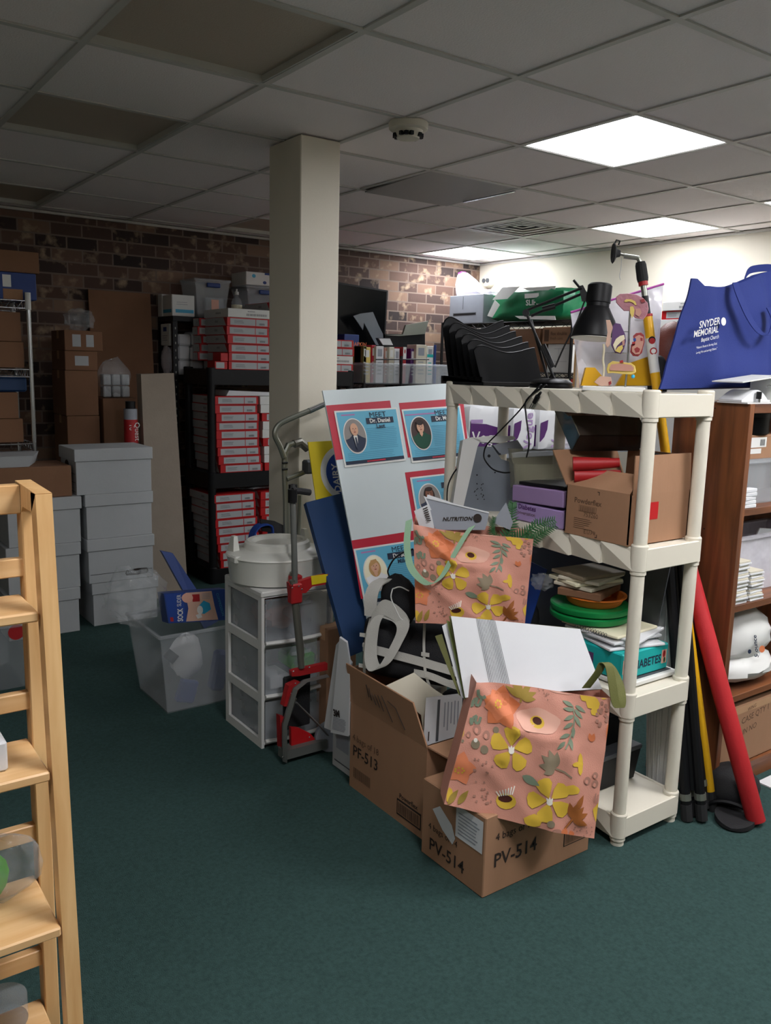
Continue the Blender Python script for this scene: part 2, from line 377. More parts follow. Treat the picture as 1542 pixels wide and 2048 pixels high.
def fixture(i, j, st):
    x, y = GX(i)+.3048, GY(j)+.3048
    if st == 'vent':
        t = thing('ceiling_vent', 'square white ceiling air vent with nested louvres', 'vent', (x, y, H))
        h = .297; MB().box(x-h, x+h, y-h, y+h, H+.05, H+.06).build('backing', t, 'black')
        m = MB()
        for k in range(5):
            r = .29-.058*k; z = H+.012+.004*k; w = .030 if k == 0 else .020
            q_ = r-(.034 if k == 0 else .022); zb_ = H-.005+.003*k
            for a in range(4):
                c_, s_ = ((1, 0), (0, 1), (-1, 0), (0, -1))[a]
                m.slab([(x+c_*u-s_*v, y+s_*u+c_*v, zb_) for u, v in ((r+.01*(k == 0), -r-.01*(k == 0)), (r+.01*(k == 0), r+.01*(k == 0)), (q_, q_), (q_, -q_))], (0, 0, .002))
        m.build('louvre', t, 'tbar'); return
    t = thing('ceiling_light', LL[(i, j)], 'light', (x, y, H), group='square ceiling lights')
    h = .300; m = MB()
    for sx, sy in ((1, 0), (-1, 0), (0, 1), (0, -1)):
        if sx: m.box(x+sx*h-.014, x+sx*h+.004, y-h, y+h, H-.004, H+.05)
        else: m.box(x-h, x+h, y+sy*h-.014, y+sy*h+.004, H-.004, H+.05)
    m.box(x-h, x+h, y-h, y+h, H+.06, H+.07)
    m.build('frame', t, 'tbar')
    g = .287
    if st == 'on': MB().box(x-g, x+g, y-g, y+g, H+.006, H+.012).build('diffuser', t, 'lamp_corner' if (i, j) == (7, 8) else 'lamp_far' if i == 7 else 'lamp_mid' if j == 3 or i < 0 else 'lamp_added')
    elif st == 'off': MB().box(x-g, x+g, y-g, y+g, H+.018, H+.024).build('lens', t, 'lens')
    else:
        R = Matrix.Rotation(R_(-1.6), 3, 'X')
        MB().box(x-g, x+g, y-g, y+g, H-.012, H-.006, R=R).build('lens', t, 'lens_grey')
        MB().box(x+g-.02, x+g-.004, y-g, y+.12, H-.024, H-.018).build('edge_strip', t, 'chrome')
for k, st in FIX.items(): fixture(k[0], k[1], st)
p = az(817, 243, H)
t = thing('smoke_detector', 'round off-white smoke detector on the ceiling', 'smoke detector', (p.x, p.y, H))
MB().lathe((p.x, p.y, H), [(.001, -.002), (.074, -.002), (.078, -.008), (.076, -.030), (.070, -.034), (.001, -.034)]).build('base', t, 'resin')
MB().lathe((p.x, p.y, H-.034), [(.058, 0), (.052, -.014), (.050, -.016), (.044, -.030), (.02, -.033), (.001, -.033)]).build('cover', t, 'resin')
m = MB()
for k in range(16):
    a = 2*pi*k/16; m.box(p.x+.0515*math.cos(a)-.007, p.x+.0515*math.cos(a)+.007, p.y+.0515*math.sin(a)-.007, p.y+.0515*math.sin(a)+.007, H-.060, H-.046) if k % 4 else None
m.build('vent_slot', t, 'black')['kind'] = 'stuff'
# white twin-lens device on the cream wall
p = ax(981, 562, X1)
t = thing('wall_alarm', 'white round device with two dark lenses on cream wall near corner', 'alarm', (X1, p.y, p.z))
MB().lathe((X1-.002, p.y, p.z), [(.001, 0), (.062, 0), (.062, .03), (.05, .05), (.001, .055)], axis=(-1, 0, 0)).build('housing', t, 'offwhite')
for s in (-1, 1): MB().lathe((X1-.053, p.y+s*.024, p.z), [(.001, 0), (.019, 0), (.019, .012), (.001, .012)], 16, axis=(-1, 0, 0)).build('lens', t, 'grey_dark')
# ================================================================== LADDER SHELF, foreground left
LX = .37
t = thing('ladder_shelf', 'pale maple ladder bookcase at left edge in foreground', 'shelf', (.05, 1.52, 0))
zt = ay(95, 985, 1.492).z
xl = -.36
for (a, b) in ((LX-.027, LX), (xl, xl+.027)):
    MB().hexa([(a, 1.395, 0), (b, 1.395, 0), (b, 1.432, 0), (a, 1.432, 0)], [(a, 1.478, zt), (b, 1.478, zt), (b, 1.512, zt), (a, 1.512, zt)]).build('front_leg', t, 'maple')
    MB().box(a, b, 1.585, 1.625, 0, zt+.005, .002).build('rear_leg', t, 'maple')
    MB().slab([(a, 1.478, zt+.001), (a, 1.625, zt+.006), (a, 1.625, zt-.045), (a, 1.59, zt-.05), (a, 1.575, zt-.035), (a, 1.51, zt-.035)], (b-a, 0, 0)).build('top_arm', t, 'maple')
fr = []
for k, (px, py) in enumerate(((90, 1218), (105, 1533), (122, 1838), (137, 2120))):
    y = 1.488-.022*k; z = ay(px, py, y).z; fr.append(z)
    MB().box(xl+.03, LX-.03, y-.012-.006*k, 1.612, z-.018, z, .003).build('shelf', t, 'maple_h')
for px, py in ((48, 1115), (62, 1381), (75, 1645), (85, 1895)):
    z = ay(px, py, 1.60).z; MB().box(xl+.02, LX-.02, 1.594, 1.614, z-.034, z, .002).build('back_rail', t, 'maple_h')
MB().box(xl+.02, LX-.02, 1.590, 1.615, zt-.05, zt+.002, .002).build('top_rail', t, 'maple_h')
z = fr[1]; one('tissue_box', MB().box(.16, ay(6, 1500, 1.53).x, 1.49, 1.58, z, z+.055, .004), 'white box corner on the second ladder shelf', 'box', mat='paper')
z = fr[2]
t = thing('plastic_package', 'green and white package in clear plastic on third ladder shelf', 'package', (.26, 1.56, z))
MB().ell((.225, 1.555, z+.058), (.06, .03, .058)).build('label_panel', t, 'green_lime')
MB().ell((.262, 1.558, z+.066), (.085, .045, .064), fn=lambda a, b: 1+.06*math.sin(5*b+3*a)).build('wrapper', t, 'film', 20)
z = fr[3]
one('tape_roll', MB().lathe((.265, 1.585, z), [(.02, 0), (.045, 0), (.045, .05), (.02, .05)]), 'translucent roll standing on the lowest ladder shelf', 'roll', mat='frost')
q = az(50, 1372, 0)
t = thing('storage_bin', 'dark clear storage bin on the floor behind the ladder shelf', 'bin', (q.x-.2, q.y+.2, 0))
MB().hexa([(q.x-.5, q.y, 0), (q.x, q.y, 0), (q.x, q.y+.35, 0), (q.x-.5, q.y+.35, 0)], [(q.x-.53, q.y-.02, .29), (q.x+.02, q.y-.02, .29), (q.x+.02, q.y+.37, .29), (q.x-.53, q.y+.37, .29)]).build('body', t, 'frost')
MB().box(q.x-.54, q.x+.03, q.y-.03, q.y+.38, .29, .315, .006).build('lid', t, 'frost')
MB().lathe((q.x-.03, q.y-.022, .27), [(.001, 0), (.035, 0), (.035, .003), (.001, .003)], axis=(0, -1, 0)).build('sticker', t, 'red')
# ================================================================== FILE BOXES on the left
def file_box(label, x0, y0, z0, first, logo=False, lid=True, hole=False, w=.385, d=.31, h=.252):
    t = thing('file_box', label, 'box', (x0+w/2, y0+d/2, z0), group='white cardboard file boxes')
    m = MB(); m.box(x0+.008, x0+w-.008, y0+.008, y0+d-.008, z0, z0+h-.004, .002); m.build('body', t, 'file_white')
    m = MB(); m.box(x0, x0+w, y0, y0+d, z0+h-.068, z0+h, .003); m.build('lid', t, 'file_white')
    f = loc_face(x0+.008, x0+w-.008, y0+.008, z0, z0+h-.07); s = loc_side(x0+.008, y0+.008, y0+d-.008, z0, z0+h-.07)
    m = MB().use('ink')
    if hole:
        s.ell(m, .42, .14, .13, .13); s.rect(m, .05, .95, .36, .375); s.rect(m, .05, .95, .62, .635); s.rect(m, .05, .95, .9, .915)
    if logo:
        m.use('ink'); f.rect(m, .02, .98, .72, .735)
        f.pts(m, [(.55, .80), (.57, .70), (.75, .67), (.90, .69), (.92, .79), (.90, .86), (.74, .88), (.57, .87)], 2)
        m.use('file_white'); f.text(m, 'BANKERS BOX', .735, .81, .018, 3, 'CENTER', .01)
    if hole or logo: m.build('printing', t)
# the two stacks; positions read off the floor line
for k, (dx, dy, lab) in enumerate(((.018, .0, 'bottom white file box of the taller right stack, on the carpet'), (-.004, -.012, 'white file box with black oval logo, second from bottom of right stack'),
                                   (-.006, -.01, 'plain white file box, second from top of the right stack'), (-.055, -.015, 'top white file box with dark hand hole and lid, right stack'))):
    file_box(lab, 1.345+dx, 4.675+dy, .2525*k, k == 0, logo=(k == 1), hole=(k == 3), w=.385 if k < 3 else .435)
for k, lab in enumerate(('bottom white file box of the left stack beside ladder shelf', 'middle white file box of the shorter left stack', 'top white file box of left stack under a flat brown carton')):
    file_box(lab, .905+.012*k, 4.64, .2525*k, False, w=.385)
one('carton', MB().box(.66, 1.272, 4.66, 4.95, .758, .925, .004), 'flat brown carton lying on the left file boxes', 'box', mat='card_dark')
m = MB(); m.hexa([(.62, 4.68, .926), (1.06, 4.68, .926), (1.14, 4.88, .926), (.62, 4.88, .926)], [(.60, 4.66, .985), (1.08, 4.66, .985), (1.165, 4.9, .985), (.6, 4.9, .985)])
one('foam_tray', m, 'white foam tray on top of the flat brown carton', 'tray', mat='file_white')
# chrome wire rack
t = thing('wire_rack', 'chrome wire shelving rack at far left against brick wall', 'shelf', (.72, 5.2, 0))
RX0, RX1, RY0, RY1 = .30, 1.168, 5.0, 5.37
for x in (RX0, RX1):
    for y in (RY0, RY1):
        m = MB().cyl((x, y, 0), (x, y, 1.83 if y == RY0 else 1.80), .0125, n=10)
        for k in range(36): m.cyl((x, y, .05*k), (x, y, .05*k+.004), .0138, n=10)
        p = m.build('post', t, 'chrome'); MB().cyl((x, y, 1.75), (x, y, 1.842), .0155, n=10).build('cap', p, 'white')
for z in (.35, 1.02, 1.43, 1.80):
    m = MB()
    for dz in (0, -.04):
        for a, b in (((RX0, RY0), (RX1, RY0)), ((RX0, RY1), (RX1, RY1)), ((RX0, RY0), (RX0, RY1)), ((RX1, RY0), (RX1, RY1))): m.cyl((*a, z+dz-.003), (*b, z+dz-.003), .003, n=6)
    pts = [(RX0+.03*i, RY0, z-.003-.04*(i % 2)) for i in range(29)]; m.tube(pts, .002, 5)
    pts = [(RX1, RY0+.03*i, z-.003-.04*(i % 2)) for i in range(13)]; m.tube(pts, .002, 5)
    for i in range(1, 29): m.cyl((RX0+.03*i, RY0, z-.003), (RX0+.03*i, RY1, z-.003), .002, n=5)
    m.build('shelf', t, 'chrome')
def carton(x0, x1, y0, y1, z0, z1, label, mat='card_dark', seam=True, marks=None, cat='box', name='carton'):
    t = thing(name, label, cat, ((x0+x1)/2, (y0+y1)/2, z0))
    MB().box(x0, x1, y0, y1, z0, z1, .003).build('body', t, mat)
    if seam: MB().box(x0-.0006, x1+.0006, (y0+y1)/2-.022, (y0+y1)/2+.022, z1-.05, z1+.0008).build('tape', t, 'card_edge')
    if marks:
        m = MB(); marks(m, loc_face(x0, x1, y0, z0, z1), loc_side(x0, y0, y1, z0, z1)); m.build('printing', t)
    return t
carton(.42, 1.14, 5.02, 5.33, 1.435, 1.575, 'lower brown carton of the pair on the wire rack middle shelf')
carton(.42, 1.13, 5.02, 5.33, 1.577, 1.735, 'upper brown carton of the pair on the wire rack middle shelf')
carton(.40, 1.12, 5.03, 5.33, 1.023, 1.155, 'lower reddish brown carton on wire rack bottom shelf')
carton(.40, 1.10, 5.03, 5.32, 1.157, 1.30, 'upper reddish brown carton on wire rack bottom shelf')
one('plastic_tote', MB().box(.4, 1.155, 5.05, 5.35, 1.303, 1.385, .01), 'dark teal flat plastic tote above the reddish cartons on the rack', 'tote', mat='navy')
def bl(m, f, s): m.use('white'); f.rect(m, .76, .82, .1, .55); m.use('card'); f.rect(m, .76, .9, .62, 1)
carton(.5, 1.22, 5.02, 5.33, 1.803, 1.945, 'blue printed carton on top shelf of the wire rack', 'bin_blue', False, bl)
carton(.46, 1.24, 5.02, 5.33, 1.947, 2.06, 'brown carton on top of the blue printed carton')
# brown carton towers by the wall
def lab2(m, f, s): m.use('file_white'); f.rect(m, .2, .42, .2, .8); f.rect(m, .56, .76, .2, .8)
def lab1(m, f, s): m.use('file_white'); f.rect(m, .3, .72, .25, .75)
TW = [(1.46, 1.66, 0, .38, 'bottom brown carton of the slim tower by the brick wall', None), (1.46, 1.665, .382, .77, 'brown carton, second from bottom of slim tower', None), (1.465, 1.665, .772, 1.14, 'plain brown carton at the middle of the slim tower', None),
      (1.462, 1.662, 1.142, 1.42, 'tall brown carton, third from top of the slim tower', None), (1.466, 1.664, 1.422, 1.54, 'brown carton with one white label near top of slim tower', lab1), (1.468, 1.70, 1.542, 1.665, 'topmost brown carton with two pale labels on the slim tower', lab2)]
for x0, x1, a, b, l, mk in TW: carton(x0, x1, 5.42, 5.72, a, b, l, marks=mk)
for a, b, l in ((0, .42, 'bottom brown carton of the short stack beside the slim tower'), (.422, .83, 'middle brown carton of the short stack beside the slim tower'), (.832, 1.25, 'top brown carton of the short stack under a clear bag')):
    carton(1.69, 1.905, 5.42, 5.72, a, b, l)
def film_bag(name, label, c, a, content=None, cat='bag', amp=.1, mat='film'):
    t = thing(name, label, cat, (c[0], c[1], c[2]-a[2]))
    if content: content(t)
    s = random.random()*6
    def cr(p, q):
        d = V((math.sin(p)*math.cos(q), math.sin(p)*math.sin(q), math.cos(p)))
        return 1+amp*1.5*noise.noise(d*2.2+V((s, 0, 0)))+amp*1.3*noise.noise(d*5+V((0, s, 0)))
    MB().ell(c, a, 20, 13, fn=cr).build('wrapper', t, mat, 20)
    return t
def cont(t):
    for i in range(3):
        for j in range(2): MB().box(1.715+.06*i, 1.765+.06*i, 5.48, 5.55, 1.255+.075*j, 1.325+.075*j, .006).build('packet', t, 'file_white')
film_bag('plastic_bag', 'clear bag of white packets on the short carton stack', (1.795, 5.52, 1.375), (.105, .06, .125), cont)
film_bag('plastic_bag', 'crumpled clear plastic on top of the slim carton tower', (1.60, 5.55, 1.735), (.085, .07, .07), amp=.2)
m = MB().slab([(1.772, 5.78, 0), (2.2, 5.78, 0), (2.2, 5.925, 1.955), (1.772, 5.925, 1.955)], (0, .02, 0))
one('cardboard_sheet', m, 'large brown cardboard sheet leaning on the brick wall', 'cardboard', mat='card_dark')
t = thing('banner_tube', 'tall slim tube with red label and black cap behind file boxes', 'tube', (1.765, 5.13, 0))
MB().cyl((1.765, 5.13, 0), (1.765, 5.13, 1.2), .04).build('barrel', t, 'grey')
MB().lathe((1.765, 5.13, .9), [(.0405, 0), (.0415, 0), (.0415, .235), (.0405, .235)]).build('label_band', t, 'red')
MB().cyl((1.765, 5.13, 1.2), (1.765, 5.13, 1.245), .03).build('cap', t, 'black')
m = MB().use('white'); m.text('Quest', (1.775, 5.087, 1.12), (0, 0, -1), (1, 0, 0), .045); m.text('10', (1.742, 5.090, 1.11), (0, 0, -1), (1, 0, 0), .04); m.build('lettering', t)
m = MB().hexa([(1.84, 5.06, 0), (2.09, 5.06, 0), (2.09, 5.14, 0), (1.84, 5.14, 0)], [(1.825, 5.10, 1.41), (2.035, 5.10, 1.42), (2.035, 5.18, 1.42), (1.825, 5.18, 1.41)])
one('folded_mat', m, 'beige folded mat standing upright beside the black shelving', 'mat', mat='beige')
# ================================================================== BLACK SHELVING with red and white boxes
def resin_shelf(name, label, x0, x1, y0, y1, tops, rim, r, mat, ztop, pattern=None, extra=()):
    t = thing(name, label, 'shelf', ((x0+x1)/2, (y0+y1)/2, 0))
    rr = r*1.25
    for z in tops:
        m = MB(); m.box(x0+.01, x1-.01, y0+.01, y1-.01, z-.012, z)
        for y, s in ((y0, 1), (y1, -1)): m.box(x0+rr, x1-rr, min(y, y+s*.012), max(y, y+s*.012), z-rim, z+.004, .003)
        for x, s in ((x0, 1), (x1, -1)):
            if pattern and s == 1:   # folded triangle relief on the long front skirt
                n = pattern; L = (y1-y0-2*rr)/n
                for i in range(n):
                    a, b = y1-rr-i*L, y1-rr-(i+1)*L; dz = rim*1.02
                    m.add([(x0, a, z+.003), (x0+.016, b, z+.003), (x0, b, z-dz), (x0+.016, a, z-dz), (x0+.03, a, z+.003), (x0+.03, b, z+.003), (x0+.03, b, z-dz), (x0+.03, a, z-dz)],
                          [(0, 3, 2), (0, 2, 1), (4, 0, 1, 5), (3, 7, 6, 2), (1, 2, 6, 5), (0, 4, 7, 3)])
            else: m.box(min(x, x+s*.012), max(x, x+s*.012), y0+rr, y1-rr, z-rim, z+.004, .003)
        for x, sx in ((x0, 1), (x1, -1)):
            for y, sy in ((y0, 1), (y1, -1)):
                m.lathe((x+sx*rr, y+sy*rr, z-rim-.012), [(rr*.93, 0), (rr*.93, .012), (rr, .012), (rr, rim+.022), (rr*.9, rim+.026), (.001, rim+.026)], 18)
        m.build('tier', t, mat, 25)
    for x, sx in ((x0, 1), (x1, -1)):
        for y, sy in ((y0, 1), (y1, -1)): MB().cyl((x+sx*rr, y+sy*rr, 0), (x+sx*rr, y+sy*rr, ztop), r, n=18).build('post', t, mat)
    for x, y in extra: MB().cyl((x, y, tops[-2]), (x, y, ztop+.02), r, n=16).build('post', t, mat)
    return t
resin_shelf('plastic_shelf', 'black plastic shelving full of red and white boxes beside the column', 2.31, 3.46, 5.2, 5.64, (.10, .757, 1.445), .10, .026, 'black', 1.45)
# thin red and white cartons: prototypes built once, then copied
def slim_box(kind):
    w, d, h = .315, .395, .0565
    t = thing('slim_carton', 'x', 'box', (0, 0, 0))
    col = 'white' if kind == 'white' else 'red_bright'
    MB().box(-w/2, w/2, 0, d, 0, h, .0015).build('body', t, col)
    f = loc_face(-w/2, w/2, 0, 0, h); s = loc_side(-w/2, 0, d, 0, h); m = MB()
    if kind != 'white':
        m.use('file_white'); f.rect(m, .07 if kind == 'a' else .12, .66, .13, .87, 1); f.rect(m, .675, .95, .13, .87, 1)
        s.pts(m, [(.0, .05), (.86, .05), (.96, .95), (.0, .95)], 1)
        m.use('grey_dark'); f.bars(m, .75, .88, .55, .78, 9, 2); f.lines(m, .16, .4, .3, .7, 3, 2, .25)
        m.use('grey_dark'); s.bars(m, .55, .66, .35, .6, 5, 2)
    else:
        m.use('grey_dark'); f.bars(m, .42, .9, .52, .78, 16, 1); f.bars(m, .45, .62, .2, .34, 7, 1); s.bars(m, .5, .7, .4, .6, 6, 1)
    m.build('label_print', t)
    return t
PROTO = {k: slim_box(k) for k in ('a', 'b', 'white')}
ORD = ['bottom', 'second from bottom', 'third from bottom', 'fourth from bottom', 'fifth from bottom', 'sixth from bottom', 'seventh from bottom', 'eighth from bottom', 'ninth from bottom', 'tenth from bottom']
USED = set(); NB = 0
def slim_stack(x, y, z, n, where, kinds, lean=0, jit=.006, skip=()):
    for i in range(n):
        if i in skip: continue
        k = kinds[i % len(kinds)]; loc = (x+random.uniform(-jit, jit)+lean*i, y+random.uniform(-.006, .006), z+.0572*i)
        pos = 'top' if i == n-1 else ORD[i]
        lab = '%s thin carton, %s, in %s' % ('white' if k == 'white' else 'red and white', pos, where)
        if k not in USED:
            USED.add(k); o = PROTO[k]; o.location = loc; o['label'] = lab
        else: o = dup(PROTO[k], loc, random.uniform(-.02, .02), lab)
        o['group'] = 'thin red and white cartons'
slim_stack(2.548, 5.215, .1, 9, 'left lowest black shelf stack', ['a'], -.007)
slim_stack(2.885, 5.215, .1, 9, 'lowest black shelf stack beside column', ['b'], -.004)
slim_stack(2.548, 5.215, .758, 9, 'left middle black shelf stack', ['b', 'b', 'a'], -.004)
slim_stack(2.885, 5.215, .758, 9, 'middle black shelf stack beside column', ['b', 'white', 'white', 'b', 'white', 'white', 'b', 'white', 'white'], -.004)
slim_stack(2.61, 5.215, 1.446, 7, 'left stack topping black shelving', ['a', 'a', 'a', 'b', 'a', 'a', 'white'], .0, .012)
slim_stack(2.935, 5.215, 1.446, 8, 'beside-column stack topping black shelving', ['a'], .0, .008)
slim_stack(3.29, 5.215, 1.446, 4, 'stack just right of column', ['b', 'white', 'b'], .0, .01)
# short stack behind on the left, turned end on, and one red carton
for i in range(5):
    o = dup(PROTO['a'], (2.475+.012*((i*7) % 3), 5.54, 1.446+.0572*(i+1)), R_(-4+3*(i % 3)), 'short red and white carton, %s of rear left stack' % ('top' if i == 4 else ORD[i+0]), 'thin red and white cartons')
    o.scale = (.55, .28, 1)
t = thing('slim_carton', 'red carton with white sides standing at the front left corner of black shelving top', 'box', (2.415, 5.25, 1.447))
MB().box(2.36, 2.45, 5.21, 5.33, 1.449, 1.50, .002).build('body', t, 'red_bright'); MB().box(2.40, 2.452, 5.205, 5.33, 1.502, 1.555, .002).build('upper_half', t, 'red_bright')
m = MB().use('file_white'); loc_face(2.36, 2.45, 5.21, 1.449, 1.5).rect(m, .1, .75, .12, .88); m.build('label_print', t)
one('foam_sheet', MB().hexa([(2.45, 5.23, 1.275), (3.0, 5.23, 1.275), (3.0, 5.5, 1.275), (2.45, 5.5, 1.275)], [(2.47, 5.23, 1.31), (3.0, 5.23, 1.29), (3.0, 5.5, 1.29), (2.47, 5.5, 1.31)]), 'white folded sheet on the cartons of middle black shelf', 'sheet', mat='paper')
film_bag('plastic_bag', 'flat clear bag on the cartons of the lowest black shelf', (2.72, 5.36, .642), (.24, .14, .022), amp=.2)
# metal slotted shelving behind
SX0, SX1, SY0, SY1 = 2.262, 3.2, 5.675, 5.95
t = thing('slotted_shelf', 'black slotted metal shelving with clear tubs on top, behind the plastic shelving', 'shelf', ((SX0+SX1)/2, 5.81, 0))
for x in (SX0, SX1-.035):
    for y in (SY0, SY1-.03):
        o = MB().box(x, x+.035, y, y+.003, 0, 1.80).box(x, x+.003, y, y+.03, 0, 1.80).build('post', t, 'black_metal')
        if x == SX0 and y == SY0:
            m = MB()
            for k in range(34): m.box(x+.015, x+.022, y-.0006, y+.0002, .06+.05*k, .075+.05*k)
            m.build('slot_row', o, 'alu')['kind'] = 'stuff'
for z in (.3, .85, 1.40, 1.80): MB().box(SX0, SX1, SY0-.002, SY1, z-.035, z, .003).build('tier', t, 'black_metal')
def bx(name, label, cat, x0, x1, y0, y1, z0, z1, mat, prt=None, b=.004, group=None):
    t = thing(name, label, cat, ((x0+x1)/2, (y0+y1)/2, z0), group=group)
    MB().box(x0, x1, y0, y1, z0, z1, b).build('body', t, mat)
    if prt: m = MB(); prt(m, loc_face(x0, x1, y0, z0, z1), loc_side(x0, y0, y1, z0, z1)); m.build('printing', t)
    return t
def band(m, f, s): m.use('cyan'); f.rect(m, .15, .95, .68, .84); s.rect(m, .05, .95, .68, .84); m.use('grey'); f.lines(m, .2, .7, .3, .5, 2, 1, .2)
bx('glove_box', 'white box with blue band at top left of metal shelving', 'box', 2.265, 2.43, 5.69, 5.86, 1.801, 1.945, 'white', band)
bx('glove_box', 'plain white box behind the blue banded box', 'box', 2.262, 2.40, 5.868, 5.95, 1.801, 1.955, 'white')
def clear_tub(label, x0, x1, y0, y1, z0, z1, mat='frost', fill=None, handle='bin_blue', tap=.03, name='plastic_tub'):
    t = thing(name, label, 'tub', ((x0+x1)/2, (y0+y1)/2, z0))
    b = [(x0+tap, y0+tap, z0), (x1-tap, y0+tap, z0), (x1-tap, y1-tap, z0), (x0+tap, y1-tap, z0)]; T = [(x0, y0, z1), (x1, y0, z1), (x1, y1, z1), (x0, y1, z1)]
    k = .004; bi = [(x0+tap+k, y0+tap+k, z0+k), (x1-tap-k, y0+tap+k, z0+k), (x1-tap-k, y1-tap-k, z0+k), (x0+tap+k, y1-tap-k, z0+k)]; Ti = [(x0+k, y0+k, z1), (x1-k, y0+k, z1), (x1-k, y1-k, z1), (x0+k, y1-k, z1)]
    m = MB(); m.add(b+T+bi+Ti, [(3, 2, 1, 0)]+[(i, (i+1) % 4, 4+(i+1) % 4, 4+i) for i in range(4)]+[(8, 9, 10, 11)]+[(8+i, 12+i, 12+(i+1) % 4, 8+(i+1) % 4) for i in range(4)]+[(4+i, 4+(i+1) % 4, 12+(i+1) % 4, 12+i) for i in range(4)])
    m.build('wall', t, mat)
    m = MB()
    for a, c in ((0, 1), (1, 2), (2, 3), (3, 0)): m.tube([V(T[a]), V(T[c])], .009, 6)
    m.build('rim', t, mat)
    if handle: MB().box((x0+x1)/2-.05, (x0+x1)/2+.05, y0-.022, y0-.002, z1-.05, z1-.02, .008).build('handle', t, handle)
    if fill: fill(t)
    return t
clear_tub('clear tub with blue handle on top of the metal shelving', 2.435, 2.70, 5.69, 5.95, 1.801, 2.06)
bx('plastic_box', 'small clear box with peach panel in front of the clear tub', 'box', 2.50, 2.64, 5.66, 5.69, 1.802, 1.94, 'frost', lambda m, f, s: (m.use('p_pale'), f.rect(m, .3, .7, .1, .8)))
t = thing('sanitizer_bottle', 'clear pump bottle with cream label on the metal shelving', 'bottle', (2.765, 5.72, 1.801))
MB().lathe((2.765, 5.72, 1.801), [(.001, 0), (.036, 0), (.038, .01), (.038, .12), (.03, .145), (.014, .16), (.014, .175), (.001, .176)], 18).build('body', t, 'frost')
MB().lathe((2.765, 5.72, 1.85), [(.0385, 0), (.039, 0), (.039, .055), (.0385, .055)], 18).build('label_band', t, 'photo_cream')
MB().lathe((2.765, 5.72, 1.976), [(.001, 0), (.016, 0), (.016, .02), (.006, .024), (.006, .04), (.001, .04)], 12).build('pump', t, 'white')
clear_tub('clear tub with blue handle beside the column', 2.83, 3.12, 5.69, 5.95, 1.905, 2.04)
bx('paper_carton', 'white carton under the right clear tub beside the column', 'box', 2.84, 3.12, 5.69, 5.94, 1.801, 1.903, 'white')
bx('paper_carton', 'topmost white carton with blue dots beside the column', 'box', 2.83, 3.08, 5.70, 5.94, 2.052, 2.145, 'white', lambda m, f, s: (m.use('cyan'), f.ell(m, .25, .3, .06, .14), m.use('bin_blue'), f.rect(m, .6, .95, 0, .16), f.ell(m, .6, .75, .06, .12)))
PKT = [(2.31, 2.40, 1.402, 1.50), (2.402, 2.50, 1.402, 1.50), (2.31, 2.40, 1.502, 1.60), (2.402, 2.50, 1.502, 1.60), (2.31, 2.41, 1.602, 1.68), (2.412, 2.50, 1.602, 1.70)]
for i, (a, b, c, d) in enumerate(PKT):
    bx('white_packet', 'white packet, %s of the %s column behind the slotted post' % (('bottom', 'middle', 'top')[i//2], ('left', 'right')[i % 2]), 'packet', a, b, 5.70, 5.86, c, d, 'paper', None, .012, 'white packets behind the slotted post')
bx('medical_box', 'white box with blue square left of the slotted post', 'box', 2.262, 2.305, 5.74, 5.9, 1.60, 1.75, 'white', lambda m, f, s: (m.use('bin_blue'), s.rect(m, .3, .7, .15, .35), m.use('grey'), s.lines(m, .2, .8, .5, .8, 3)))
film_bag('plastic_bag', 'pale wrapped bundle left of the slotted post', (2.275, 5.83, 1.50), (.03, .08, .098), amp=.08, mat='haze_bag')
# ================================================================== FLOOR GROUP IN FRONT OF THE COLUMN
t = thing('drawer_cart', 'white three drawer plastic cart with clear drawers', 'drawer unit', (1.605, 2.955, 0))
DX0, DX1, DY0, DY1, DH = 1.447, 1.77, 2.79, 3.115, .632
m = MB()
zs = [.004, .195, .41, .632]
for y in (DY0, DY1-.03): m.box(DX0, DX0+.012, y, y+.03, 0, DH); m.box(DX1-.012, DX1, y, y+.03, 0, DH)
for k, z in enumerate((.02, .205, .42, .616)):
    h = .02 if k in (0, 3) else .02
    m.box(DX0, DX0+.012, DY0+.03, DY1-.03, z-h, z+h*.8); m.box(DX1-.012, DX1, DY0+.03, DY1-.03, z-h, z+h*.8)
    m.box(DX0+.012, DX1-.012, DY0+.001, DY1, z-.008, z+.004)
m.box(DX0+.012, DX1-.012, DY1-.01, DY1, 0, DH); m.box(DX0-.003, DX1+.003, DY0-.006, DY1, DH-.02, DH+.004, .006)
m.build('frame', t, 'white')
for k, (a, b) in enumerate(((.03, .192), (.215, .405), (.43, .605))):
    def bow(u, v, a=a, b=b): return V((DX0+.014+(DX1-DX0-.028)*u, DY0-.004-.018*math.sin(pi*u), a+(b-a)*v))
    d = MB().grid(bow, 12, 3)
    for x in (DX0+.016, DX1-.02): d.box(x, x+.004, DY0, DY1-.02, a, b-.02)
    d.box(DX0+.018, DX1-.018, DY0, DY1-.02, a, a+.004)
    d = d.build('drawer', t, 'drawer')
    MB().tube([bow(u/10, .0)+V((0, -.003, 0)) for u in range(11)], .010, 8, flat=.8).build('lip', d, 'white')
    MB().tube([bow(.35+.03*u, .84)+V((0, -.004, 0)) for u in range(11)], .008, 6).build('pull', d, 'frost')
one('cotton_bundle', MB().ell((1.60, 2.95, .108), (.10, .12, .062), fn=lambda a, b: 1+.12*math.sin(5*b+4*a)), 'pale lumpy bundle inside bottom drawer of white cart', 'bundle', mat='paper')
one('green_packet', MB().box(1.60, 1.71, 2.82, 2.95, .28, .34, .01), 'green packet inside the middle drawer of white cart', 'packet', mat='green_lime')
one('white_packet', MB().box(1.50, 1.585, 2.81, 2.93, .222, .28, .008), 'white packet inside the middle drawer of white cart', 'packet', mat='paper')
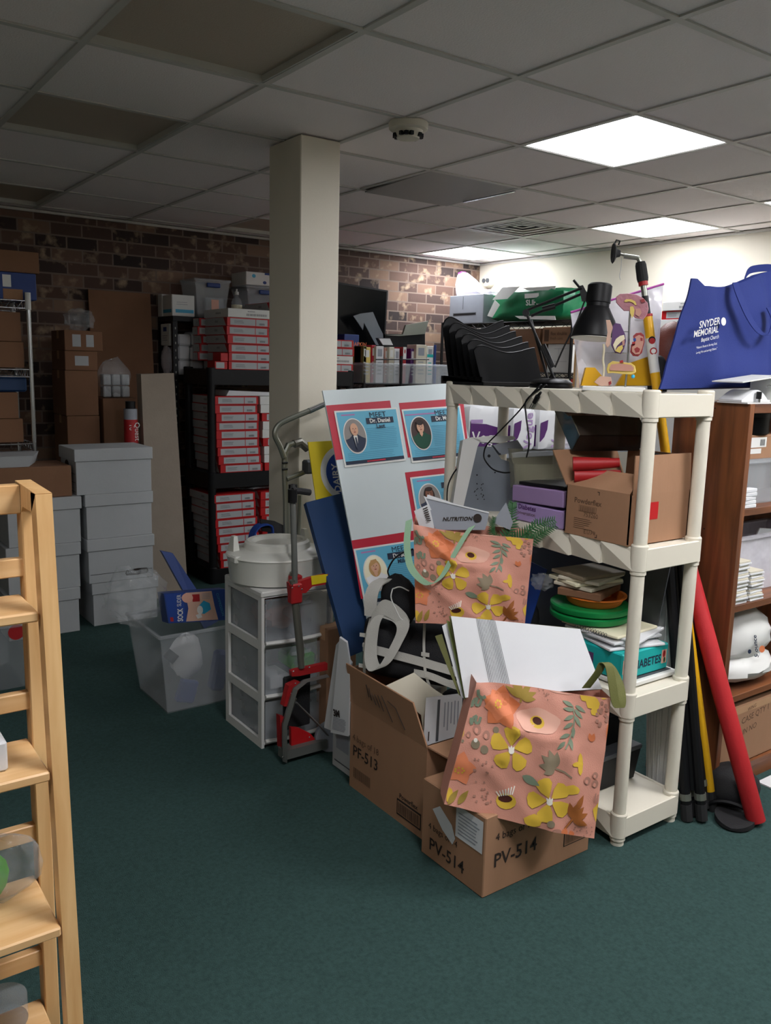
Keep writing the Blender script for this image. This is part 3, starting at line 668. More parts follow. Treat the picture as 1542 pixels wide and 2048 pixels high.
one('grey_bundle', MB().ell((1.59, 2.94, .50), (.11, .12, .06), fn=lambda a, b: 1+.1*math.sin(4*b+3*a)), 'dim mauve bundle inside top drawer of white cart', 'bundle', mat='p_mauve')
# raised toilet seat with lid
cx, cy, z0 = 1.605, 2.96, .638
t = thing('raised_toilet_seat', 'round white raised toilet seat with lid on the drawer cart', 'toilet seat', (cx, cy, z0))
MB().lathe((cx, cy, z0), [(.15, 0), (.193, .004), (.203, .09), (.206, .098), (.19, .1), (.14, .085), (.14, 0)], 40, sy=.92).build('base', t, 'seat_white')
MB().lathe((cx, cy, z0+.098), [(.001, 0), (.205, 0), (.209, .006), (.205, .012), (.18, .02), (.145, .024), (.137, .030), (.132, .052), (.122, .060), (.105, .058), (.09, .044), (.001, .04)], 44, sy=.92).build('lid', t, 'seat_white')
for s, a in ((-1, .25), (1, -.15)):
    q = V((cx+s*.165, cy+.06, z0+.11)); MB().hexa([q+V((-.014, -.03, 0)), q+V((.014, -.03, 0)), q+V((.014, .03, 0)), q+V((-.014, .03, 0))], [q+V((-.008+a*.02, -.012, .065)), q+V((.008+a*.02, -.012, .065)), q+V((.008+a*.02, .012, .065)), q+V((-.008+a*.02, .012, .065))]).build('lug', t, 'seat_white')
    MB().box(cx+s*.19-.02, cx+s*.19+.02, cy-.05, cy+.0, z0+.085, z0+.115, .006).build('clip', t, 'seat_white')
# clear bin with sock box and plastic
bx0, bx1, by0, by1 = 1.225, 1.66, 3.27, 3.68
def binfill(t): pass
t = clear_tub('large clear bin of white and blue items behind the drawer cart', bx0, bx1, by0, by1, 0, .355, 'frost', None, None, .04, 'storage_bin')
one('cloth_bundle', MB().ell((1.40, 3.42, .20), (.075, .05, .10), fn=lambda a, b: 1+.1*math.sin(3*b+3*a)), 'white cloth bundle inside the large clear bin', 'cloth', mat='white_cloth')
one('blue_cuff', MB().box(1.325, 1.41, 3.325, 3.36, .02, .12, .012, R=Matrix.Rotation(R_(18), 3, 'Y')), 'blue fabric cuff at the bottom of the clear bin', 'fabric', mat='blue')
one('blue_cuff', MB().box(1.495, 1.56, 3.33, 3.39, .04, .22, .012, R=Matrix.Rotation(R_(12), 3, 'Y')), 'blue fabric strip at right inside the clear bin', 'fabric', mat='blue')
one('grey_cup', MB().cyl((1.29, 3.36, .22), (1.32, 3.36, .25), .028), 'grey round object at left inside the clear bin', 'cup', mat='grey_dark')
# sock aid carton
P0 = V((1.42, 3.38, .46)); n = V((-.05, -1, .16)).normalized()
q = lambda a, b: pl(a, b, P0, n)
tl, tr, br, bl_ = q(327, 1187), q(452, 1178), q(452, 1240), q(337, 1247)
t = thing('sock_aid_carton', 'blue and pink sock aid carton standing in the clear bin', 'box', ((tl.x+tr.x)/2, tl.y, bl_.z))
MB().slab([tl, bl_, br, tr], -n*.085).build('body', t, 'bin_blue')
f = Face(tl, tr, br, bl_); m = MB()
m.use('p_skin'); f.pts(m, [(.34, .03), (.76, .03), (.80, .5), (.86, .97), (.30, .97), (.36, .55)], 1)
m.use('blue'); f.rect(m, .02, .3, .03, .97, 1)
m.use('cyan'); f.pts(m, [(.52, .52), (.62, .32), (.72, .42), (.74, .62), (.62, .76), (.54, .72)], 2); m.use('white'); f.ell(m, .55, .62, .05, .14, 3); f.pts(m, [(.47, .78), (.56, .72), (.58, .86), (.50, .9)], 3)
m.use('red'); f.rect(m, .44, .56, .10, .34, 2); f.rect(m, .04, .09, .80, .94, 2); m.use('p_pale'); f.ell(m, .36, .2, .09, .16, 3)
m.use('white'); f.text(m, 'SOCK', .245, .95, .034, 3, 'LEFT', .025, 90, .62); f.text(m, 'SLIDER', .245, .46, .027, 3, 'LEFT', 0, 90, .62)
m.use('line_ink'); f.text(m, 'COMPRESSION', .83, .12, .016, 3, 'LEFT', 0, -75); m.use('grey'); f.lines(m, .60, .74, .08, .28, 4, 2, .3)
m.build('printing', t)
film_bag('plastic_bag', 'crumpled clear plastic sheet spilling from the bin beside file boxes', (1.20, 3.50, .485), (.13, .12, .125), amp=.16)
one('red_item', MB().ell((1.37, 3.50, .375), (.018, .018, .02)), 'small red item behind the sock aid carton', 'item', mat='red')
q1, q2 = ay(330, 1105, 4.35), ay(425, 1185, 4.2)
m = MB().hexa([q2+V((-.05, 0, -.20)), q2+V((.03, 0, -.17)), q2+V((.03, .03, -.17)), q2+V((-.05, .03, -.20))], [q1+V((-.02, 0, .01)), q1+V((.045, 0, -.01)), q1+V((.045, .03, -.01)), q1+V((-.02, .03, .01))])
one('blue_board', m, 'blue plastic piece leaning at the foot of black shelving', 'board', mat='bin_blue')
# folding hand truck
TY = 2.655; g = lambda a, b, dy=0: ay(a, b, TY+dy)
t = thing('hand_truck', 'grey folding hand truck with red joints in front of the drawer cart', 'hand truck', (g(600, 1500).x, TY, 0))
dx = V((.062, .107, 0))
for s in (0, 1):
    o = dx*s
    MB().cyl(g(585, 1160)+o, g(603, 1335)+o, .0125).build('lower_tube', t, 'grey_tube')
    MB().cyl(g(585, 1000)+o, g(590, 1170)+o, .0105).build('upper_tube', t, 'steel')
    MB().box(g(579, 1180).x+o.x, g(601, 1180).x+o.x, TY-.018+o.y, TY+.018+o.y, g(590, 1206).z, g(590, 1166).z, .005).build('joint', t, 'red')
p1, p2 = g(585, 985), g(585, 985)+dx
for o in (V((0, 0, 0)), dx): MB().cyl(g(585, 1005)+o, p1+o+V((0, 0, .012)), .017).build('grip_socket', t, 'black')
MB().tube([p1+V((0, 0, .006)), g(600, 982), g(620, 985)], .012).build('grip', t, 'black_matte'); MB().tube([p1+V((0, 0, .004)), p2+V((0, 0, .004))], .011).build('cross_bar', t, 'black_matte')
m = MB().slab([g(578, 1166), g(600, 1163), g(620, 1156), g(657, 1148), g(657, 1168), g(625, 1173), g(612, 1186), g(580, 1188)], (0, .02, 0)).build('top_bracket', t, 'red')
MB().slab([g(622, 1152, -.002), g(655, 1148, -.002), g(656, 1164, -.002), g(624, 1170, -.002)], (0, .001, 0)).build('warning_label', t, 'yellow')
MB().slab([g(583, 1343), g(590, 1340), g(655, 1326), g(655, 1340), g(600, 1352), g(584, 1353)], (0, .02, 0)).build('lower_bracket', t, 'red')
MB().slab([g(596, 1363), g(604, 1366), g(582, 1413), g(568, 1413), g(578, 1372)], (0, .03, 0)).build('hinge', t, 'red')
MB().cyl(g(588, 1395), g(572, 1440), .012).build('lower_tube', t, 'grey_tube')
MB().slab([g(560, 1432), g(572, 1436), g(571, 1500), g(562, 1497)], (0, .03, 0)).build('foot', t, 'red')
# toe plate frame: trapezoid outline leaning forward
m = MB()
ol = [g(569, 1522, -.03), g(569, 1450, -.03), g(590, 1378, -.015), g(610, 1362, -.01), g(654, 1352, -.01)]
m.tube(ol, .021, 4, flat=.35, up=(1, 0, 0)); m.slab([g(569, 1521, -.04), g(569, 1503, -.04), g(655, 1480, -.04), g(655, 1497, -.04)], (0, .05, 0))
m.tube([g(592, 1405, -.02), g(640, 1452, -.03), g(655, 1470, -.03)], .012, 4, flat=.35)
m.build('toe_plate', t, 'steel')
MB().slab([g(582, 1455, -.012), g(600, 1457, -.012), g(622, 1468, -.012), g(630, 1478, -.012), g(625, 1487, -.012), g(600, 1493, -.012), g(583, 1494, -.012)], (0, .016, 0)).build('wheel_guard', t, 'red_bright')
MB().box(g(590, 1).x, g(650, 1).x, TY+.045, TY+.065, g(600, 1465).z, g(600, 1360).z, .01).build('folded_frame', t, 'black_matte')
c = g(654, 1465, -.01); MB().lathe((c.x+.012, c.y, .062), [(.001, 0), (.06, 0), (.062, .006), (.062, .022), (.06, .028), (.001, .028)], 28, axis=(-.35, -1, 0)).build('wheel', t, 'grey')
m = MB()
for a, b in ((590, 1172), (603, 1175), (609, 1181), (590, 1178), (592, 1346), (624, 1338), (596, 1370), (588, 1390), (624, 1478), (566, 1514)):
    p = g(a, b, -.043); m.lathe((p.x, p.y if b > 1500 else TY-.024, p.z), [(.001, 0), (.0035, 0), (.002, .002), (.001, .002)], 8, axis=(0, -1, 0))
m.build('rivet', t, 'chrome')['kind'] = 'stuff'
# folded walker behind the cart
WY = 3.16; g2 = lambda a, b, dy=0: ay(a, b, WY+dy)
t = thing('walker', 'grey folded walking frame standing between drawer cart and column', 'walker', (g2(600, 1200).x, WY, 0))
p = g2(572, 1100); foot = V((g2(576, 1300).x, WY, 0))
MB().tube([foot]+[g2(a, b) for a, b in ((572, 1000), (569, 935), (570, 905), (577, 890), (590, 886), (612, 893), (640, 905))]+[V((2.02, WY, .9)), V((2.03, WY, 0))], .0135, 10).build('frame', t, 'alu')
MB().tube([g2(588, 888), g2(600, 884), g2(615, 897)], .019, 10).build('hand_grip', t, 'grey_tube')
MB().tube(smooth([g2(568, 915, -.02), g2(560, 893, -.02), g2(550, 872, -.02), g2(553, 856, -.02), g2(568, 843, -.02), g2(620, 821, -.02)], 4), .012, 10).build('upper_tube', t, 'alu')
MB().cyl(g2(618, 822, -.02), g2(650, 808, -.02), .0135, .0115).build('upper_tube', t, 'chrome')
MB().tube([g2(574, 958, -.018), g2(600, 948, -.03), g2(618, 940, -.03)], .011, 10).build('cross_tube', t, 'alu')
MB().box(g2(606, 1).x, g2(628, 1).x, WY-.06, WY-.015, g2(610, 945).z, g2(610, 918).z, .008).build('fold_hinge', t, 'grey_dark')
MB().tube([g2(600, 990, .02), g2(598, 1045, .02), g2(594, 1100, .02)], .010, 8).build('brace', t, 'alu')
m = MB()
for b in (925, 938): c = g2(563, b); m.cyl(c+V((-.005, -.016, 0)), c+V((.02, -.016, 0)), .004, n=8)
m.build('push_button', t, 'black')['kind'] = 'stuff'
q1 = ay(505, 1070, 3.2)
t = thing('gait_belt', 'blue and black strap loop hanging from walker behind the toilet seat', 'strap', (q1.x, 3.20, q1.z))
bp_ = lambda a, b: ay(a, b, 3.20)
m = MB().ribbon(smooth([bp_(500, 1095), bp_(506, 1065), bp_(520, 1050), bp_(540, 1052), bp_(538, 1085), bp_(515, 1095)]), (0, .05, 0), .006).build('loop', t, 'blue')
MB().ribbon([bp_(522, 1050), bp_(550, 1054), bp_(575, 1066)], (0, .02, .05), .006).build('handle', t, 'black_matte')
# ================================================================== BOARDS leaning by the column
def lean(px_top, px_bot, x0):   # plane holding a leaning sheet whose left edge runs between two sight lines at depth x0
    a, b = ax(*px_top, x0), ax(*px_bot, x0); up = (a-b).normalized()
    return a, V((1, 0, 0)).cross(up).normalized()*1, up
A, N, U = lean((645, 780), (735, 1240), 1.75)
if N.y > 0: N = -N
q = lambda a, b, k=0: pl(a, b, A+N*k, N)
tl, tr = q(645, 781), q(913, 766); w = (tr-tl).length; rt = (tr-tl).normalized()
hgt = 1.0
t = thing('poster_board', 'large white foam board of blue MEET posters, leaning behind white shelf', 'board', tuple((tl+tr)/2-U*hgt))
wd = rt*.70; dn = -U*hgt
MB().slab([tl, tl+dn, tl+dn+wd, tl+wd], -N*.006).build('board', t, 'board')
def poster(red, blue, who):
    R = [q(a, b, .001) for a, b in red]
    p = MB().slab([R[0], R[3], R[2], R[1]], -N*.0008).build('red_backing', t, 'poster_red')
    B = [q(a, b, .003) for a, b in blue]
    p = MB().slab([B[0], B[3], B[2], B[1]], -N*.0012).build('poster', t, 'white')
    f = Face(*B); m = MB()
    m.use('poster_blue'); f.rect(m, .025, .975, .03, .965, 1)
    m.use('dark_ink'); f.rect(m, .025, .975, .905, .965, 2)
    m.use('poster_red'); f.rect(m, .36, .66, .925, .95, 3)
    m.use('pink_ink'); f.rect(m, .09, .30, .075, .10, 2) if who != 1 else f.rect(m, .04, .55, .1, .125, 2)
    m.use('line_ink'); f.lines(m, .44, .93, .34, .74, 12, 2, .3, .08); f.lines(m, .08, .9, .76, .89, 4, 2, .3, .2)
    m.use('dark_ink'); m.text('MEET', f.p(.665, .155, 3), f.ux, f.vy, f.h*.135, 'CENTER', .0, 1.15)
    f.rect(m, .46, .90, .165, .275, 3)
    nm = ('Dr. Daniel', 'Dr. Maria', 'Dr. George', 'Dr. Susan')[who]; sn = ('Laut', '', 'Ejo', 'Miller')[who]
    m.use('white'); m.text(nm, f.p(.68, .255, 4), f.ux, f.vy, f.h*.105, 'CENTER', .03)
    m.use('dark_ink'); m.text(sn, f.p(.68, .36, 4), f.ux, f.vy, f.h*.105, 'CENTER', .03)
    m.build('printing', p)
    m = MB(); c = (.245, .47); ru, rv = .165, .30
    m.use('white'); f.ell(m, c[0], c[1], ru+.014, rv+.02, 3, 32)
    bg = ('photo_grey', 'photo_brown', 'photo_grey', 'photo_cream')[who]; m.use(bg); f.ell(m, c[0], c[1], ru, rv, 4, 32)
    ctop = ('suit', 'green_cloth', 'suit', 'white_cloth')[who]; sk = ('skin', 'skin', 'skin_dark', 'skin')[who]; hr = ('photo_grey', 'hair_dark', 'hair_dark', 'hair_blond')[who]
    # bust: lower part of the oval, clipped by its outline
    m.use(ctop); sh = .02
    L = [(c[0]+ru*.97*math.cos(a), c[1]-rv*.97*math.sin(a)) for a in [R_(180+x) for x in range(0, 181, 12)]]
    L = [p_ for p_ in L if p_[1] > c[1]+.05]
    f.pts(m, L+[(c[0]+ru*.62, c[1]+.03), (c[0]+ru*.25, c[1]-.02), (c[0]-ru*.25, c[1]-.02), (c[0]-ru*.6, c[1]+.04)], 5)
    hx, hy = c[0]-.005, c[1]-rv*.38
    if who in (2, 3): m.use(hr); f.ell(m, hx, hy+.03, ru*.52, rv*.50, 6)
    elif who == 1: m.use(hr); f.ell(m, hx, hy-.015, ru*.50, rv*.40, 6)
    m.use(sk); f.pts(m, [(hx-ru*.14, hy), (hx+ru*.14, hy), (hx+ru*.16, c[1]+.02), (hx, c[1]+.07), (hx-ru*.16, c[1]+.02)], 7)
    f.ell(m, hx, hy, ru*.36, rv*.37, 8)
    if who == 0: m.use('white'); f.pts(m, [(hx-ru*.2, c[1]-.0), (hx+ru*.2, c[1]-.0), (hx+.01, c[1]+.22), (hx-.01, c[1]+.22)], 8); m.use('suit'); f.pts(m, [(hx-.012, c[1]+.03), (hx+.012, c[1]+.03), (hx+.02, c[1]+.24), (hx-.012, c[1]+.24)], 9)
    elif who == 1: m.use(hr); f.ell(m, hx, hy-rv*.27, ru*.36, rv*.17, 9)
    elif who == 2: m.use(hr); f.ell(m, hx, hy-rv*.30, ru*.36, rv*.14, 9)
    else: m.use(hr); f.pts(m, [(hx-ru*.42, hy), (hx-ru*.3, hy-rv*.38), (hx+ru*.2, hy-rv*.42), (hx+ru*.42, hy), (hx+ru*.18, hy-rv*.22)], 9)
    m.use('hair_dark'); f.ell(m, hx-ru*.13, hy-.01, .007, .008, 10, 8); f.ell(m, hx+ru*.13, hy-.01, .007, .008, 10, 8); m.use('organ_red'); f.ell(m, hx, hy+rv*.17, .018, .008, 10, 10); m.use('organ_pink'); f.ell(m, hx, hy+rv*.05, .008, .02, 10, 8)
    m.build('portrait', p)
poster([(652, 811), (780, 801), (797, 905), (672, 920)], [(668, 822), (794, 815), (812, 921), (690, 935)], 0)
poster([(798, 806), (926, 796), (938, 905), (816, 915)], [(803, 819), (920, 811), (936, 914), (824, 926)], 1)
poster([(810, 945), (938, 930), (952, 1035), (828, 1052)], [(820, 955), (944, 941), (958, 1042), (838, 1060)], 2)
poster([(703, 1081), (836, 1060), (856, 1175), (722, 1198)], [(707, 1098), (840, 1078), (860, 1192), (730, 1212)], 3)
# navy board
A2, N2, U2 = lean((612, 1005), (697, 1312), 1.65)
if N2.y > 0: N2 = -N2
q = lambda a, b: pl(a, b, A2, N2)
tl, tr, bl_ = q(612, 1005), q(700, 982), q(697, 1314); rt = (tr-tl).normalized()*.45
one('navy_board', MB().slab([tl, bl_, bl_+rt, tl+rt], -N2*.022), 'navy blue board leaning between white poster board and hand truck', 'board', mat='navy')
# yellow sign
A3 = ax(618, 884, 1.75); N3 = V((-.1, -1, .28)).normalized(); q = lambda a, b: pl(a, b, A3, N3)
tl, bl_, tr = q(616, 884), q(634, 1010), q(690, 880)
up3 = (tl-bl_).normalized(); tr = tl+(tr-tl).normalized()*.30; bl_ = tl-up3*.36
br = tr-up3*.36
t = thing('dairy_sign', 'yellow card with blue and white disc reading DAIRY', 'sign', tuple((bl_+br)/2))
MB().slab([tl, bl_, br, tr], -N3*.006).build('card', t, 'yellow')
f = Face(tl, tr, br, bl_); m = MB(); c = f.p(0, 0); cc = q(692, 946); u, v = (cc-tl).dot(f.ux)/f.w, -(cc-tl).dot(f.vy)/f.h
m.use('white'); f.ell(m, u, v, .118/f.w, .118/f.h, 1, 48); m.use('blue'); f.ell(m, u, v, .093/f.w, .093/f.h, 2, 48)
m.use('white'); m.text('DAIRY', q(682, 985)+N3*.003, f.vy, -f.ux, .042, 'LEFT', .02); m.build('disc', t)
# white cartons and papers behind the PF box
sc_box = carton(1.61, 2.02, 2.39, 2.53, 0, .27, 'white carton with grey picture on the floor behind brown box', 'file_white', False, lambda m, f, s: (m.use('grey'), s.rect(m, .2, .8, .42, .7), m.use('grey_dark'), s.rect(m, .12, .9, .88, .9)))
q = lambda a, b, x=1.565: ax(a, b, x)
m = MB().slab([q(679, 1275), q(661, 1465), q(697, 1473), q(700, 1330), q(693, 1285)], (.012, .01, 0))
t = thing('paper_sack', 'white flat sack printed 3M hanging behind the PF-513 carton', 'sack', tuple(q(680, 1473)))
m.build('front_sheet', t, 'paper')
MB().slab([q(672, 1290, 1.578), q(648, 1455, 1.578), q(664, 1462, 1.578), q(680, 1280, 1.578)], (.012, .01, 0)).build('back_sheet', t, 'paper')
f = Face(q(668, 1418, 1.5635), q(698, 1426, 1.5635), q(696, 1470, 1.5635), q(662, 1460, 1.5635)); m = MB().use('ink')
m.text('3M', f.p(.05, .3, 2), f.ux, f.vy, .034, bold=.05); m.use('grey'); f.lines(m, .05, .85, .36, .95, 9, 1, .45, .1); m.build('printing', t)
one('plastic_disc', MB().lathe(tuple(q(692, 1335, 1.60)), [(.001, 0), (.022, 0), (.024, .02), (.016, .03), (.001, .032)]), 'round white plastic disc at the bottom tip of the navy board', 'disc', mat='paper')
carton(1.70, 1.84, 2.72, 2.80, 0, ax(660, 1262, 1.70).z, 'narrow brown carton standing behind the hand truck', 'card')
# ================================================================== BROWN CARTONS in front
def bold(m, f, s, l1, l2, uu, vv, ss, sz):
    m.use('ink')
    ss.text(m, l1, uu, vv, sz, 2); ss.text(m, l2, uu, vv+.25, sz*1.6, 2, bold=.012)
t = thing('carton', 'open brown carton printed PF-513, left of the PV-514 carton', 'box', (1.72, 2.14, 0))
a, b, c, d, h = 1.577, 1.87, 1.925, 2.36, .318
m = MB()
m.box(a, b, c, d, 0, .005)
for bxx in ((a, a+.005, c, d), (b-.005, b, c, d), (a+.005, b-.005, c, c+.005), (a+.005, b-.005, d-.005, d)): m.box(*bxx, .005, h)
m.build('body', t, 'card')
MB().slab([(a, d, h), (a, c, h-.004), (a-.012, c+.065, h+.128), (a-.016, d+.012, h+.142)], (.005, 0, .001)).build('flap', t, 'card')
MB().slab([(a, c, h), (b, c, h), (b-.02, c-.13, h-.035), (a+.06, c-.12, h-.04)], (0, 0, .005)).build('flap', t, 'card')
MB().slab([(a, d, h), (b, d, h), (b, d+.02, h+.12), (a+.01, d+.02, h+.12)], (0, .005, 0)).build('flap', t, 'card')
s = loc_side(a, c, d, 0, h); m = MB(); m.use('ink_soft'); s.text(m, '4 bags of 18', .04, .42, .033, 2)
m.use('ink'); s.text(m, 'PF-513', .045, .60, .056, 2, bold=.012); m.use('ink_soft'); s.bars(m, .06, .30, .74, .86, 16, 1)
m.build('lettering', t); m = MB(); m.use('ink'); s.rect(m, .66, .96, .74, .92, 1); m.use('card'); s.rect(m, .67, .95, .76, .90, 2); m.use('ink'); s.bars(m, .68, .94, .77, .89, 18, 3)
m.build('barcode', t); m = MB().use('ink'); s.text(m, 'Powerflex', .69, .72, .024, 2, bold=.015); m.build('lettering', t); m = MB().use('ink')
fl = Face((a-.0166, d+.012, h+.142), (a-.0126, c+.065, h+.128), (a-.0006, c, h-.004), (a-.0006, d, h))
for L in ([(.30, .25), (.31, .55)], [(.335, .3), (.34, .6)], [(.36, .4), (.40, .65)], [(.41, .38), (.45, .66)], [(.46, .35), (.50, .7)], [(.52, .3), (.60, .85)], [(.60, .35), (.70, .42), (.76, .85)]):
    m.tube([fl.p(u, v, 1) for u, v in L], .0016, 4)
m.build('handwriting', t)['kind'] = 'stuff'
p = lambda a_, b_, o=(1.70, 2.02, .40), n=(-.62, -.7, .35): pl(a_, b_, o, V(n).normalized())
m = MB().slab([p(766, 1374), p(800, 1395), p(842, 1430), p(850, 1494), p(902, 1470), p(905, 1402), p(868, 1378), p(828, 1345)], V((.03, .04, -.02)))
one('folded_card', m, 'cream folded card sticking out of the PF-513 carton', 'card', mat='offwhite')
Q = [p(852, 1397, (1.685, 1.995, .40)), p(925, 1388, (1.685, 1.995, .40)), p(922, 1470, (1.685, 1.995, .40)), p(846, 1493, (1.685, 1.995, .40))]
t = thing('printed_sheet', 'white printed sheet at right inside the PF-513 carton', 'paper', tuple((Q[2]+Q[3])/2))
MB().slab([Q[0], Q[3], Q[2], Q[1]], (.012, .014, -.004)).build('sheet', t, 'paper')
f = Face(*Q); m = MB().use('grey_dark'); f.rect(m, .33, .40, .06, .98, 1); m.use('grey')
for k in range(5): f.rect(m, .52+.09*k, .55+.09*k, .12+.05*random.random(), .95-.3*random.random(), 1)
m.use('ink'); f.rect(m, .12, .15, .72, .92, 1); m.build('printing', t)
a, b, c, d, h = 1.532, 1.982, 1.598, 1.883, .248
t = thing('carton', 'brown carton printed PV-514 on two sides, frontmost on the carpet', 'box', (1.757, 1.74, 0))
MB().box(a, b, c, d, 0, h, .003).build('body', t, 'card')
MB().box(a-.0005, b+.0005, 1.722, 1.762, h-.03, h+.0008).build('tape', t, 'card_edge')
s = loc_side(a, c, d, 0, h); f = loc_face(a, b, c, 0, h); m = MB().use('ink')
s.text(m, '4 bags of 14', .12, .60, .028, 2); s.text(m, 'PV-514', .14, .87, .056, 2, bold=.012)
m.build('lettering', t); m = MB().use('ink'); f.text(m, '4 bags of 14', .09, .33, .032, 2); f.text(m, 'PV-514', .08, .66, .060, 2, bold=.012)
m.build('lettering', t); m = MB().use('ink'); f.text(m, 'Powerflex', .76, .46, .022, 2, bold=.012); f.rect(m, .735, .985, .50, .80, 1); m.use('card'); f.rect(m, .742, .978, .515, .785, 2); m.use('ink_soft'); f.bars(m, .75, .97, .53, .77, 18, 3)
m.build('printing', t)
m = MB().use('paper'); s.rect(m, .56, .97, .06, .46, 2); m.use('grey'); s.lines(m, .6, .92, .12, .42, 7, 3, .35, .3); m.use('paper'); s.pts(m, [(.18, .32), (.3, .22), (.5, .36), (.56, .5), (.52, .6), (.35, .5)], 2)
m.build('label', t)
# ================================================================== FLORAL BAGS
def inv_bilinear(P, px, py):
    u = v = .5
    (x0, y0), (x1, y1), (x2, y2), (x3, y3) = P
    for _ in range(12):
        fx = (x0*(1-u)+x1*u)*(1-v)+(x3*(1-u)+x2*u)*v-px; fy = (y0*(1-u)+y1*u)*(1-v)+(y3*(1-u)+y2*u)*v-py
        a = (x1-x0)*(1-v)+(x2-x3)*v; b = (x3-x0)*(1-u)+(x2-x1)*u; c = (y1-y0)*(1-v)+(y2-y3)*v; d = (y3-y0)*(1-u)+(y2-y1)*u
        D = a*d-b*c; u -= (d*fx-b*fy)/D; v -= (a*fy-c*fx)/D
    return u, v
BQ = [(945, 1390), (1222, 1390), (1190, 1672), (887, 1612)]
def motifs():
    L = []   # (material, layer, [(u,v)...])
    def P(px, py): return inv_bilinear(BQ, px, py)
    asp = 1.0
    def leaf(m, x, y, a, l, w, k=2):
        pts = []; ca, sa = math.cos(a), math.sin(a)
        for i in range(7): s_ = i/6; pts.append((s_*l, w*math.sin(pi*s_**.8)))
        for i in range(5, 0, -1): s_ = i/6; pts.append((s_*l, -w*math.sin(pi*s_**.8)))
        L.append((m, k, [P(x+ca*i-sa*j, y-(sa*i+ca*j)) for i, j in pts]))
    def blob(m, x, y, rx, ry=None, k=2, n=12, w=0, a=0):
        ry = ry or rx; L.append((m, k, [P(x+rx*(1+w*math.sin(5*t_+a))*math.cos(t_), y-ry*(1+w*math.sin(5*t_+a))*math.sin(t_)) for t_ in [2*pi*i/n for i in range(n)]]))
    def flower(m, x, y, r, k=2, n=5, a0=.3, c='p_white'):
        for i in range(n):
            a = a0+2*pi*i/n; L.append((m, k+.1*i, [P(x+r*(.12*math.cos(a)+s_*math.cos(a+t_)), y-r*(.12*math.sin(a)+s_*math.sin(a+t_))) for s_, t_ in ((0, 0), (.45, -.62), (.8, -.58), (1.0, -.38), (1.03, -.12), (1.0, .2), (.88, .48), (.5, .62))]))
        if c:
            for d in (-.5, 0, .5): leaf(c, x, y+r*.16, pi/2+d, r*.36, r*.07, k+1)
            blob(c, x, y+r*.1, r*.16, r*.14, k+1.1)
    def stroke(m, pts, w, k=2):
        for (x0, y0), (x1, y1) in zip(pts, pts[1:]):
            d = math.hypot(x1-x0, y1-y0) or 1; nx, ny = -(y1-y0)/d*w, (x1-x0)/d*w
            L.append((m, k, [P(x0+nx, y0+ny), P(x0-nx, y0-ny), P(x1-nx, y1-ny), P(x1+nx, y1+ny)]))
    # pale daisies
    blob('p_pale', 1072, 1448, 44, 22, 1, 20, .06); blob('p_yellow', 1070, 1451, 14, 11, 2); blob('p_brown', 1070, 1449, 9, 7, 3)
    blob('p_pale', 1120, 1380, 36, 14, 1, 16, .06); blob('p_yellow', 1119, 1377, 15, 9, 2); blob('p_brown', 1119, 1371, 10, 6, 3)
    for i in range(5): leaf('p_orange', 997, 1432, .2+i*1.26, 40, 17, 2+.1*i)
    for i in range(5): leaf('p_orange_lt', 992, 1428, .8+i*1.26, 30, 13, 2.6+.1*i)
    for i in range(7): blob('p_yellow', 990+6*math.cos(i*.9), 1426+6*math.sin(i*.9), 2.2, 2.2, 4, 6)
    for i in range(5): leaf('p_orange_lt', 917, 1546, .1+i*1.26, 32, 14, 2+.1*i)
    for i in range(7): blob('p_yellow', 916+9*math.cos(i*.9), 1550+5*math.sin(i*.9), 2.2, 2, 4, 6)
    for a, l in ((2.6, 38), (2.1, 34), (1.72, 46), (1.0, 42), (.42, 34), (.05, 30)): leaf('p_olive', 1037, 1412, a, l, 6, 3)
    stroke('p_olive', [(1037, 1412), (1036, 1420)], 2, 3)
    sp = [(1142, 1412), (1146, 1432), (1143, 1455), (1134, 1480), (1126, 1494)]; stroke('p_sage', sp, 1.3, 3)
    for x, y, a in ((1143, 1413, 2.8), (1145, 1420, 3.1), (1144, 1430, 3.6), (1142, 1444, 3.7), (1136, 1466, 3.5), (1126, 1480, 3.9), (1146, 1418, -.8), (1147, 1430, -1.1), (1143, 1450, -1.6), (1136, 1472, -1.4), (1148, 1411, -.5)): leaf('p_sage', x, y, a, 24, 4, 3)
    flower('p_yellow', 1017, 1503, 37); flower('p_yellow', 1096, 1594, 39, a0=.7)
    for dx, dy, r in ((0, 0, 16), (10, 14, 14), (-10, -8, 12), (14, 30, 9)): blob('p_yellow', 1174+dx, 1388+dy, r, r, 2, 8, .15)
    for dx, dy, rx, ry in ((0, 0, 6, 22), (-6, 0, 12, 5)): blob('p_yellow', 1158+dx, 1522+dy, rx, ry, 2, 8)
    blob('p_yellow', 1140, 1572, 17, 10, 2, 9, .12); blob('p_yellow', 1064, 1636, 18, 14, 2, 9, .1); blob('p_yellow', 1200, 1620, 13, 20, 2, 9, .1); stroke('p_brown', [(1203, 1613), (1206, 1622)], 1.2, 3); blob('p_yellow', 1206, 1384, 8, 10, 2, 8)
    for a, l in ((3.0, 34), (2.45, 38), (1.95, 38), (1.45, 32), (3.6, 26)): leaf('p_grey', 1106, 1532, a, l, 8, 2)
    stroke('p_grey', [(1106, 1532), (1125, 1538), (1140, 1548)], 1.5, 3); leaf('p_sage', 1040, 1550, -.45, 40, 8, 2)
    for a in (.3, .8, 1.3, 1.75, -.4): leaf('p_rust', 1143, 1630, a, 34, 7, 3)
    leaf('p_rust', 1150, 1612, 1.1, 34, 6, 3); stroke('p_rust', [(1145, 1628), (1128, 1650)], 2, 3)
    for x in (894, 914): leaf('p_olive', x, 1612, .9, 34, 6, 3)
